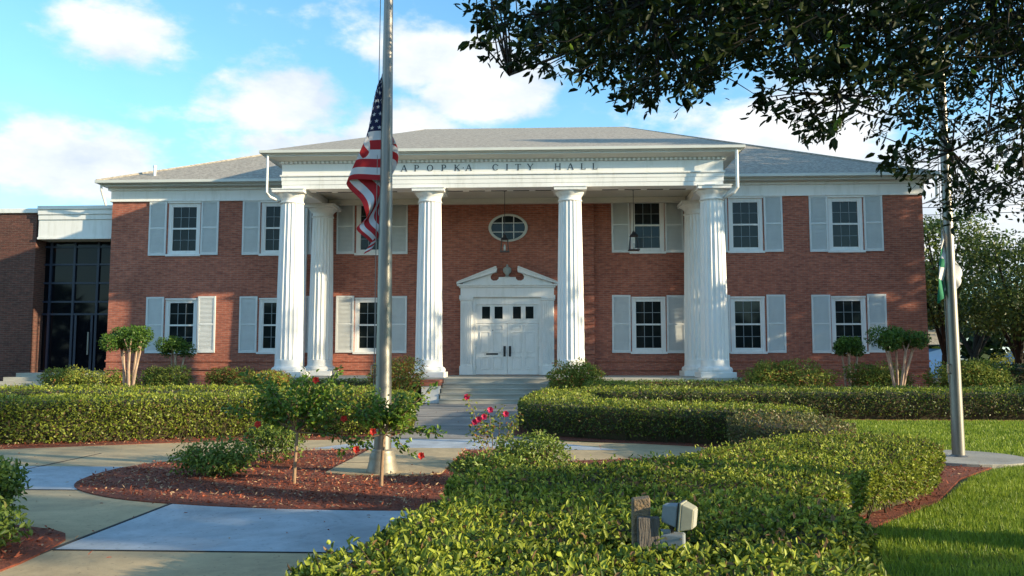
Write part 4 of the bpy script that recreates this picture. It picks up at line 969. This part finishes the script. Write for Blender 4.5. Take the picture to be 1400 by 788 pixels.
bush('shrub', 'small round clipped shrub by the left entrance steps, at the picture edge', 'shrub', -18.6, 27.0, .62, .9, .7, .42, 2400, .08, .04, M['box'], tone=.6, accent=0, hollow=.7, lumps=0)
bush('nandina_bush', 'yellow sprigged bush at the far left picture edge', 'shrub', -20.2, 28.5, .9, .8, .6, .5, 1300, .10, .036, M['nandina'], tone=.7, accent=.05, group='nandina bushes along the facade')

# crape myrtles
def myrtle(x, y, h, cw_, ch, nst, label, n, lit=0, seed=1, tr=.05):
    rs = random.Random(seed); t = empty('crape_myrtle', (x, y, 0), label, 'tree', 'pollarded crape myrtles in front of the facade')
    m = MB(); tips = []
    for i in range(nst):
        a = 2*PI*i/nst+rs.uniform(-.3, .3); sp = rs.uniform(.25, .55)*cw_; k = rs.uniform(.9, 1.1)
        b = (math.cos(a)*.12, math.sin(a)*.10); e = (math.cos(a)*sp, math.sin(a)*sp*.7)
        zk = (h-ch)*.62
        m.tube([(b[0], b[1], 0), (b[0]*1.3+rs.uniform(-.03, .03), b[1]*1.3, zk*.5), (b[0]+(e[0]-b[0])*.35, b[1]+(e[1]-b[1])*.35, zk)], [tr, tr*.9, tr*.95], 8)
        for j in range(2):
            ex = e[0]*k+rs.uniform(-.18, .18); ey = e[1]*k+rs.uniform(-.15, .15)
            m.tube([(b[0]+(e[0]-b[0])*.35, b[1]+(e[1]-b[1])*.35, zk*.97), (e[0]*.75+ex*.1, e[1]*.75, h-ch*1.05), (ex, ey, h-ch*.5)], [tr*.8, tr*.6, tr*.35], 7)
    m.build('trunk', M['myrtlebark'], t, smooth=True, recalc=False)
    r = np.random.default_rng(seed); k = 11; cs = np.column_stack([r.uniform(-.62, .62, k)*cw_, r.uniform(-.4, .4, k)*cw_, h-ch*.45+r.uniform(-.25, .2, k)*ch]); cs[0] = (0, 0, h-ch*.4)
    ci = r.integers(0, k, n); dr = unit(r.normal(size=(n, 3))); q = r.uniform(.2, 1, n)**.5
    P = cs[ci]+dr*q[:, None]*np.array([.36*cw_, .34*cw_, .42*ch])*r.uniform(.75, 1.25, (k, 1))[ci]; Nn = unit(dr+r.normal(size=(n, 3))*.6+[0, 0, .4]); D = unit(np.cross(Nn, r.normal(size=(n, 3)))+dr*.5)
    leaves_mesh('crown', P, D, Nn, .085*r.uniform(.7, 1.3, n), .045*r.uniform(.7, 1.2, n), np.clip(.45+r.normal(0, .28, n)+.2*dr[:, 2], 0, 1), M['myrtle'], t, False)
myrtle(px2x(178, 480, 28.2), 28.2, 2.62, 1.08, .80, 5, 'sunlit crape myrtle with pale bare trunks near the glass entrance', 8500, seed=3, tr=.055)
myrtle(px2x(241, 480, 31.5), 31.5, 2.35, .80, .7, 4, 'smaller shaded crape myrtle in front of the leftmost lower window', 4200, seed=5)
myrtle(px2x(1161, 480, 31.5), 31.5, 2.35, .74, .75, 4, 'smaller crape myrtle in front of the rightmost lower window', 4200, seed=6)
myrtle(px2x(1226, 480, 28.6), 28.6, 2.62, 1.10, .80, 5, 'larger crape myrtle with grey trunks right of the rightmost lower window', 8500, seed=8, tr=.055)

# hibiscus standards
def hibiscus(x, y, label, hz, rx, rz, n, flowers, seed, extra=()):
    rs = random.Random(seed); r = np.random.default_rng(seed); t = empty('hibiscus_tree', (x, y, .018), label, 'tree', 'young hibiscus trees in the mulch island')
    m = MB(); th = .62
    m.tube([(0, 0, 0), (.01, 0, th*.5), (.03, 0, th)], [.024, .020, .018], 8)
    tips = []; P = []; D = []; Nn = []
    nb = 22
    for i in range(nb+len(extra)):
        if i < nb:
            a = rs.uniform(0, 2*PI); s = rs.uniform(.35, 1)**.7; e = np.array([math.cos(a)*rx*s, math.sin(a)*rx*.7*s, hz+rz*rs.uniform(-.45, 1)*(1.05-.5*s)])
        else: e = np.array(extra[i-nb], float)
        st = np.array([.03, 0, th]); mid = st+(e-st)*.5+np.array([0, 0, .06*rs.random()]); tips.append(e)
        m.tube([tuple(st), tuple(mid), tuple(e)], [.011, .007, .003], 5)
        c = n//nb; u = r.uniform(.30, 1.06, c); base = st+(mid-st)*np.clip(u*2, 0, 1)[:, None]+(e-mid)*np.clip(u*2-1, 0, 2)[:, None]
        base = base+r.normal(size=(c, 3))*np.array([.05, .05, .045])*(1 if i < nb else .5); P.append(base)
    m.build('trunk', M['stem'], t, recalc=False)
    P = np.concatenate(P); k = len(P); N_ = unit(r.normal(size=(k, 3))*.8+[0, -.1, .6]); D_ = unit(np.cross(N_, r.normal(size=(k, 3)))+(P-[0, 0, hz])*.6)
    tn = np.clip(.42+r.normal(0, .28, k), 0, 1); tn[r.random(k) < .02] = 1.2
    leaves_mesh('crown', P, D_, N_, .064*r.uniform(.6, 1.25, k), .034*r.uniform(.7, 1.2, k), tn, M['hibiscus'], t, True)
    for f in flowers: flower(t, f, M['redpetal'], .05)
hibiscus(-1.44, 10.1, 'young hibiscus tree standing alone left of the central flagpole, bushier crown', .96, .66, .40, 2100,
         [(-.34, -.35, .74), (.66, -.2, .80), (.28, -.1, 1.26)], 21, extra=[(.85, -.1, .85), (-.85, 0, .9), (.5, 0, 1.35), (-.6, 0, 1.3), (.9, .1, .45)])
hibiscus(-.33, 9.95, 'young hibiscus tree directly in front of the central flagpole, wide spreading twigs', .88, .45, .34, 1150,
         [(-.06, -.2, .66), (-.28, -.1, .44), (.50, -.1, .37)], 22, extra=[(.62, 0, 1.18), (.72, -.05, .62), (.68, 0, .66), (-.5, 0, .40), (.35, 0, .40), (.55, .05, 1.05)])
# rose
def rose():
    r = np.random.default_rng(5); t = empty('rose_bush', (.85, 12.3, .02), 'leggy rose bush with bright pink blooms right of the central pad', 'shrub')
    m = MB(); P = []
    for e in ((-.38, 0, .92), (-.22, .1, .62), (-.05, 0, .70), (.12, .1, .75), (.3, 0, .6), (-.3, -.1, .45), (.42, .1, .72)):
        e = np.array(e); m.tube([(0, 0, 0), tuple(e*.55+[.03, 0, 0]), tuple(e)], [.009, .006, .003], 5)
        c = 60; u = r.uniform(.45, 1.02, c); P.append(e*u[:, None]+r.normal(size=(c, 3))*.055)
    m.build('stems', M['stem'], t, recalc=False)
    P = np.concatenate(P); k = len(P); N_ = unit(r.normal(size=(k, 3))*.7+[0, -.2, .6]); D_ = unit(np.cross(N_, r.normal(size=(k, 3))))
    tn = r.random(k); tn[r.random(k) < .08] = 1.2
    leaves_mesh('foliage', P, D_, N_, .05, .03, tn, M['nandina'], t, True)
    for f in ((-.38, -.02, .95), (-.20, -.05, .62), (-.12, -.06, .66), (-.26, -.04, .58), (-.03, -.02, .76), (.2, 0, .70)): flower(t, f, M['pinkpetal'], .055, 6)
rose()

# ------------------------------------------------------------------ POST + FLOODLIGHT
post = empty('wooden_post', (2.165, 4.28, 0), 'weathered lichen covered wooden posts standing between the two nearest hedges', 'post')
m = MB(); m.prism_xy([(-.05, -.035), (.045, -.035), (.05, .05), (-.05, .05)], 0, .835)
m.v = [(x*(.93 if z > .8 else 1), y, z+(.012 if (z > .8 and x > 0) else 0)) for x, y, z in m.v]
m.build('tall_post', M['lichen'], post, bevel=.008)
m = MB(); m.box(-.028, .082, -.085, -.037, 0, .757); m.build('short_post', M['wood'], post, bevel=.006)
fl = empty('floodlight', (2.275, 4.22, .635), 'grey weatherproof floodlight bolted to the wooden post, its hood facing right', 'lamp')
R_ = Matrix.Rotation(rad(-14), 3, 'Z')
m = MB(); m.obox(Vector((.045, 0, .0)), (.15, .09, .11), R_); m.build('junction_box', M['lampgrey'], fl, bevel=.012)
m = MB(); m.obox(Vector((-.035, -.01, .035)), (.035, .03, .07), R_); m.obox(Vector((.0, -.01, .066)), (.07, .03, .022), R_); m.build('bracket', M['lampgrey'], fl, bevel=.005)
m = MB(); m.tube([(.04, 0, .05), (.045, 0, .10)], .014, 8); m.build('swivel', M['black'], fl)
R2 = Matrix.Rotation(rad(-24), 3, 'Z') @ Matrix.Rotation(rad(6), 3, 'Y')
def frus(m, x0, x1, s0, s1, c):
    vs = []
    for x, s in ((x0, s0), (x1, s1)):
        for a, b in ((-1, -1), (1, -1), (1, 1), (-1, 1)): vs.append(tuple(Vector(c)+R2 @ Vector((x, a*s[0], b*s[1]))))
    m.add(vs, [(0, 1, 2, 3), (4, 7, 6, 5), (0, 4, 5, 1), (1, 5, 6, 2), (2, 6, 7, 3), (3, 7, 4, 0)])
m = MB(); frus(m, -.07, .03, (.040, .052), (.058, .068), (.06, 0, .165)); m.build('housing', M['lampgrey'], fl, bevel=.008)
m = MB(); frus(m, .031, .040, (.068, .084), (.068, .084), (.06, 0, .165)); m.build('gasket', M['black'], fl)
m = MB(); frus(m, .0405, .055, (.070, .086), (.070, .086), (.06, 0, .165)); frus(m, .0555, .125, (.068, .082), (.05, .060), (.06, 0, .165)); m.build('hood', M['lamptan'], fl, bevel=.006)
m = MB(); m.tube([(.10, .03, -.02), (.14, .05, -.06), (.15, .06, -.2), (.12, .05, -.55)], .007, 6); m.build('cable', M['black'], fl, recalc=False)
for q in ((.0, -.052, .03), (.085, -.066, .03)):
    m = MB(); m.tube([(q[0], q[1]+.012, q[2]), (q[0], q[1], q[2])], .007, 6); m.build('bolt', M['steel'], fl, recalc=False)
m = MB(); frus(m, .1255, .129, (.042, .052), (.042, .052), (.06, 0, .165)); m.build('lens', M['lampglass'], fl, bevel=.002)
fl.scale = (.82, .82, .82)
sp = empty('ground_spotlight', (6.45, 11.6, .02), 'small black ground spotlight at the edge of the round pad behind the lobed hedge', 'lamp')
m = MB(); m.tube([(0, 0, 0), (0, 0, .2)], .02, 8); m.build('stake', M['black'], sp)
m = MB(); m.obox(Vector((0, 0, .27)), (.15, .12, .14), Matrix.Rotation(rad(20), 3, 'X')); m.build('lamp_head', M['black'], sp, bevel=.01)
# ------------------------------------------------------------------ OVERHANGING OAK
def overhang():
    r = np.random.default_rng(77); rs = random.Random(9)
    t = empty('oak_tree', (10.2, 5.6, 0), 'large dark leaved tree whose boughs hang over the upper right of the picture', 'tree')
    O = np.array([10.2, 5.6, 0])
    m = MB(); m.tube([(0, 0, -.1), (-.1, .1, 1.5), (-.3, .2, 3.2)], [.42, .32, .28], 12)
    # lower edge of the leaves as px, py pairs, turned into heights at each bough's own distance
    F = 1120
    lowx = [640, 662, 700, 760, 830, 870, 900, 960, 1000, 1030, 1060, 1100, 1140, 1180, 1220, 1260, 1300, 1350, 1400, 1500, 1900]
    lowy = [-40, 78, 96, 100, 130, 150, 148, 146, 96, 130, 172, 190, 195, 185, 238, 268, 300, 305, 318, 320, 330]
    P = []; D = []; N_ = []; L_ = []; T_ = []
    nc = 0; tries = 0; tw = MB()
    cl = []
    while len(cl) < 2050 and tries < 60000:
        tries += 1
        px = rs.uniform(645, 1560); Y = rs.uniform(5.6, 10.4); py = rs.uniform(-330, 290)
        lim = np.interp(px, lowx, lowy)
        if py > lim-4: continue
        if px < 1400 and -20 < py:
            # a few openings where sky shows through
            g = 0
            for gx, gy, ga, gb in ((955, 30, 12, 14), (1165, 75, 16, 10), (1055, 108, 22, 12), (1262, 22, 10, 8), (1010, 90, 22, 14), (1310, 12, 8, 6), (1130, 120, 16, 12), (1285, 215, 14, 18), (1330, 225, 14, 10), (1180, 120, 12, 10)):
                if ((px-gx)/ga)**2+((py-gy)/gb)**2 < 1: g = 1
            if g: continue
        if math.sin(px*.071+py*.043)+math.sin(px*.033-py*.087+2)+math.sin(px*.13+1)*math.sin(py*.11) > .85: continue
        if px > 985 and py > 100 and rs.random() < .36: continue
        if py < -20 and rs.random() < .45: continue
        # direction of this pixel seen from the photograph's stand point gives where the bough hangs
        X = px2x(px, py, Y); pitch = math.atan(96/F)
        x_, y_, z_ = px-700, F*math.cos(pitch)-(394-py)*math.sin(pitch), F*math.sin(pitch)+(394-py)*math.cos(pitch)
        dirx = x_*math.cos(rad(2.6))-y_*math.sin(rad(2.6)); diry = x_*math.sin(rad(2.6))+y_*math.cos(rad(2.6))
        Z = 1.55+z_*Y/diry
        edge = (lim-py) < 30 or px < 755
        cl.append((X, Y, Z, edge, py))
    for X, Y, Z, edge, py_ in cl:
        c = np.array([X, Y, Z])-O
        out = unit(np.array([c[0], c[1], 0]))
        k = rs.randint(9, 15) if edge else (16 if py_ > 118 else 24)
        ln = rs.uniform(.16, .30); d = unit(out*rs.uniform(.2, 1)+np.array([rs.uniform(-.6, .6), rs.uniform(-.6, .6), rs.uniform(-.7, .25)]))
        u = np.linspace(.05, 1, k)
        base = c+(u[:, None]-.5)*d*ln+r.normal(size=(k, 3))*(.02 if edge else .07)
        sd = unit(r.normal(size=(k, 3))+d*.9+[0, 0, -.25]); P.append(base); D.append(sd); N_.append(unit(r.normal(size=(k, 3))+[0, 0, .5]))
        small = .72 if (X > 4.6) else 1.0
        L_.append(r.uniform(.065, .11, k)*small)
        T_.append(np.where(r.random(k) < .012, 1.2, np.clip(.4+r.normal(0, .3, k), 0, 1)))
        a = c-d*ln*.5; tw.tube([tuple(a-out*.10+[0, 0, .05]), tuple(a), tuple(c+d*ln*.5)], [.0045, .0035, .0015], 4, cap=False)
    # boughs: from the trunk towards the clusters
    arr = np.array([c[:3] for c in cl])-O
    boughs = [(-8.9, 2.6, 4.45), (-7.6, 1.2, 4.6), (-6.6, 3.8, 4.9), (-5.8, 2.0, 4.0), (-5.0, .8, 4.6), (-4.2, 3.2, 3.75), (-3.4, 1.6, 3.6), (-6.9, 2.6, 5.6), (-4.8, 2.6, 5.8), (-2.5, 3.4, 5.2), (-8.0, 3.2, 5.1), (-3.0, 0, 4.6), (2.5, 1, 5.5), (1, -3, 5.5), (3, 3, 5.0)]
    pts_all = []
    for e in boughs:
        e = np.array(e, float); s = np.array([-.3, .2, 3.1]); q = []
        for j in range(9):
            f = j/8; p = s+(e-s)*f+np.array([0, 0, 1.3*math.sin(PI*f)*.75]); p += r.normal(size=3)*.05*(0 < j < 8); q.append(p)
        m.tube([tuple(p) for p in q], [.15*(1-j/8)**1.2+.010 for j in range(9)], 7); pts_all += q[2:]
    pts_all = np.array(pts_all)
    for i in range(0, len(arr), 2):
        c = arr[i]; d = np.linalg.norm(pts_all-c, axis=1); j = d.argmin()
        if d[j] < 1.6:
            a = pts_all[j]; mid = (a+c)/2+r.normal(size=3)*.06; tw.tube([tuple(a), tuple(mid), tuple(c)], [.013, .008, .004], 4, cap=False)
    m.build('trunk', M['bark'], t, recalc=False, smooth=True); tw.build('twigs', M['bark_dark'], t, recalc=False)
    # upper crown, outside the frame, for the tree's real mass
    n = 5000; dr = unit(r.normal(size=(n, 3))); q = r.uniform(.5, 1, n)[:, None]; up = np.array([-.5, .4, 7.2])+dr*q*np.array([5.2, 4.2, 2.2]); up = up[(up[:, 2] > 6.0) | (up[:, 0] > -1.5)]
    k = len(up); P.append(up); D.append(unit(r.normal(size=(k, 3)))); N_.append(unit(r.normal(size=(k, 3))+[0, 0, .8])); L_.append(np.full(k, .22)); T_.append(r.random(k)*.9)
    P = np.concatenate(P); k = len(P); L_ = np.concatenate(L_)
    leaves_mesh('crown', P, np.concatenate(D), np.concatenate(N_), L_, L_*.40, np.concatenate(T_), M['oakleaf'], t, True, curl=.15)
overhang()

# ------------------------------------------------------------------ BACKGROUND, RIGHT
BG = 'trees standing beyond the right corner of the building'
tree('oak_tree', 'tall pale green tree right behind the brick corner, left of the slimmer flagpole', 26.2, 52, 10.4, 3.2, 4.6, 8500, .26, M['treeleaf'], BG, .26, seed=1, clumps=34)
tree('oak_tree', 'broad tree with dark trunk right of the slimmer flagpole', 29.5, 50, 9.4, 2.7, 4.4, 8000, .26, M['treeleaf'], BG, .28, seed=2, clumps=34, low=.2)
tree('oak_tree', 'drooping oak at the right picture edge with a leaning trunk', 32.0, 46, 8.6, 2.7, 4.6, 8500, .25, M['treeleaf'], BG, .32, seed=3, lean=(-.8, 0), clumps=34, low=.25)
tree('oak_tree', 'farther dark oak seen between the nearer trees, low behind the white car', 38, 72, 10.5, 3.2, 6.0, 6500, .36, M['treedark'], BG, .35, seed=4)
tree('oak_tree', 'farther dark oak just beside the brick corner, behind the pale green tree', 30.5, 68, 9.5, 3.6, 5.6, 6500, .36, M['treedark'], BG, .35, seed=5)
tree('oak_tree', 'farther dark oak at the right picture edge behind the leaning oak', 45, 70, 11.5, 3.4, 6.5, 6500, .36, M['treedark'], BG, .35, seed=6)
hedge('dark hedge beyond the lawn hedge, right of the building corner', [(18.5, 33.5), (18.5, 35.2), (25, 35.5), (32, 35.5), (32, 33.6), (25, 33.4)], 1.28, 220, .12, .07, M['treedark'], detail=False, top_tone=.3, side_tone=.05, seed=14, base_stems=False)
hedge('low green ground hedge in front of the dark hedge at right', [(17.0, 28.6), (17, 30.4), (23, 30.6), (28, 30.6), (28, 28.6)], .62, 300, .10, .055, M['treedark'], detail=False, top_tone=.6, side_tone=.3, seed=15, base_stems=False)
bush('shrub', 'yellow green bush low between the far tree trunks', 'shrub', 30.0, 51.5, 1.1, 1.5, 1, .9, 1500, .16, .08, M['nandina'], tone=.8, stems=4)

def car(x, y, rz, label, paint, L=4.9, Hh=1.78, van=False):
    t = empty('parked_car', (x, y, 0), label, 'van' if van else 'car', None, rz); h2 = .92
    if van: prof = [(-L/2, .35), (-L/2, 1.05), (-L/2+.25, 1.9), (-L/2+.5, 2.05), (L/2-1.2, 2.05), (L/2-.6, 1.25), (L/2-.05, 1.05), (L/2, .45)]
    else: prof = [(-L/2, .40), (-L/2-.02, .85), (-L/2+.10, 1.10), (-L/2+.25, 1.62), (-L/2+.55, Hh), (L/2-2.05, Hh), (L/2-1.45, 1.18), (L/2-.25, 1.02), (L/2, .85), (L/2+.02, .42)]
    m = MB(); m.prism_xz(prof, -h2, h2)
    m.v = [(vx, vy*(.86 if vz > 1.5 else 1), vz) for vx, vy, vz in m.v]
    b = m.build('body', paint, t, bevel=.06, smooth=True)
    top = 1.96 if van else Hh-.10; zb = 1.16; m = MB()
    segs = [(-L/2+.45, -L/2+1.35), (-L/2+1.43, -L/2+2.35), (-L/2+2.43, L/2-2.15)]
    for s in (-1, 1):
        for a, c in segs:
            m.add([(a, s*(h2*.975+.01), zb), (c+.25*(c > L/2-2.3), s*(h2*.975+.01), zb), (c, s*(h2*.865+.015), top), (a+.06, s*(h2*.865+.015), top)], [(0, 1, 2, 3)])
    m.build('side_windows', M['glass'], t, recalc=False)
    m = MB(); fx = L/2-1.47; m.add([(fx+.04, -.75, 1.22), (fx+.04, .75, 1.22), (L/2-2.0, .68, top), (L/2-2.0, -.68, top)], [(0, 1, 2, 3)]); m.build('windscreen', M['glass'], t, recalc=False)
    for sx in (-L/2+.9, L/2-.9):
        for sy in (-1, 1):
            m = MB(); m.tube([(sx, sy*.72, .34), (sx, sy*.94, .34)], .34, 20); w = m.build('wheel', M['tyre'], t)
            m = MB(); m.tube([(sx, sy*.90, .34), (sx, sy*.95, .34)], .2, 14); m.build('rim', M['steel'], w)
    for sy in (-1, 1):
        m = MB(); m.box(L/2-.10, L/2+.035, sy*.72-.16, sy*.72+.16, .72, .88); m.build('headlight', M['lampglass'], t)
car(29.9, 47.5, rad(184), 'white car parked beyond the hedges at the right picture edge', M['carwhite'], Hh=1.85)
car(36.0, 60, rad(182), 'pale blue van parked behind the white car', M['carblue'], van=True)
# cottage
cot = empty('cottage', (30.3, 66, 0), 'small white building with a blue wall glimpsed beside the brick corner', 'building')
m = MB(); m.box(-3, .2, 0, 5, 0, 2.6); m.build('wall', M['white'], cot)
m = MB(); m.box(.25, 3.4, .4, 5, 0, 2.3); m.build('side_wall', M['bluepaint'], cot)
m = MB(); m.prism_yz([(-.5, 2.62), (2.5, 3.9), (5.5, 2.62)], -3.4, 3.6); m.build('roof', M['shingle'], cot)
m = MB(); m.box(.0, .24, -.3, -.05, 0, 2.6); m.build('porch_post', M['white'], cot)
m = MB(); m.box(-2.0, -1.0, -.03, -.003, .05, 2.05); m.build('door', M['mullion'], cot)
# wires
for (za, zb, yy, lb) in ((17.6, 16.9, 62, 'uppermost of the thin overhead wires right of the slimmer flagpole'), (13.6, 14.6, 64, 'middle one of the thin overhead wires right of the slimmer flagpole'), (12.8, 13.9, 63, 'lowest of the thin overhead wires right of the slimmer flagpole')):
    m = MB(); m.tube([(-10+75*i/16, yy, za+(zb-za)*i/16-1.0*math.sin(PI*i/16)) for i in range(17)], .028, 5)
    tag(m.build('overhead_wire', M['black'], recalc=False), lb, 'wire', 'overhead wires beyond the building')
# shade trees standing right of the view
SG = 'tall shade trees along the right side of the grounds'
SH = [(23, 28.5, 17.5, 1.8, 4.7, 11, 17000), (31, 32.5, 17, 1.8, 5.4, 12, 17000), (27, 19.0, 13, 3.5, 3.6, 13, 1600), (24, -.75, 9, 1.0, 1.5, 14, 1600)]  # last entry: unseen small tree, added and sized to shade the pale slab
SL = ['tall dense shade tree outside the picture, nearest the building corner', 'tall shade tree outside the picture, farthest right of the row', 'thin crowned shade tree outside the picture, level with the walk', 'smaller unseen tree added to shade the pale paving, outside the picture']
for (x, y, h, cz, R, sd, nn), lb in zip(SH, SL):
    tree('shade_tree', lb, x, y, h, cz, R, nn, .42, M['treedark'], SG, .35, seed=sd, clumps=44)
# far wood closing the view at right
n = 9000; r = np.random.default_rng(3); u = r.random(n)
P = np.column_stack([24+u*90, 96+r.normal(0, 2.5, n), np.abs(r.random(n))**.8*(7.5+1.6*np.sin(u*31)+1.1*np.sin(u*77))])
Nn = unit(r.normal(size=(n, 3))+[0, -.8, .4]); D = unit(np.cross(Nn, r.normal(size=(n, 3))))
tag(leaves_mesh('far_wood', P, D, Nn, r.uniform(.8, 1.6, n), r.uniform(.6, 1.0, n), np.clip(.3+r.normal(0, .3, n), 0, 1), M['treedark'], None, False),
    'dark far off wood closing the view beyond the parked cars', 'wood', kind='stuff')
# wood across the street behind the viewer: what the panes mirror
n = 7000; u = r.random(n)*2-1
P = np.column_stack([-10+u*80, -42+r.normal(0, 2.5, n), r.random(n)**.85*(9+2*np.sin(u*23)+1.4*np.sin(u*51))])
Nn = unit(r.normal(size=(n, 3))+[0, .8, .4]); D = unit(np.cross(Nn, r.normal(size=(n, 3))))
tag(leaves_mesh('far_wood', P, D, Nn, r.uniform(1.2, 2.2, n), r.uniform(1.0, 1.6, n), np.clip(.3+r.normal(0, .3, n), 0, 1), M['treedark'], None, False),
    'wood across the street behind the viewer, mirrored in the panes', 'wood', kind='stuff')
# fallen leaves on the paving
A = np.column_stack([RNG.uniform(-7, 3.5, 420), RNG.uniform(4.5, 24, 420)]); n = len(A)
Nc = unit(rnd(n)*.3+[0, 0, 1]); tn = RNG.random(n); tn[RNG.random(n) < .3] = 1.2
tag(leaves_mesh('fallen_leaves', np.column_stack([A, np.full(n, .042)]), unit(np.cross(Nc, rnd(n))), Nc, RNG.uniform(.02, .05, n), RNG.uniform(.01, .02, n), tn, M['chip'], None, True),
    'scattered dry leaves lying on the paving', 'leaves', kind='stuff')
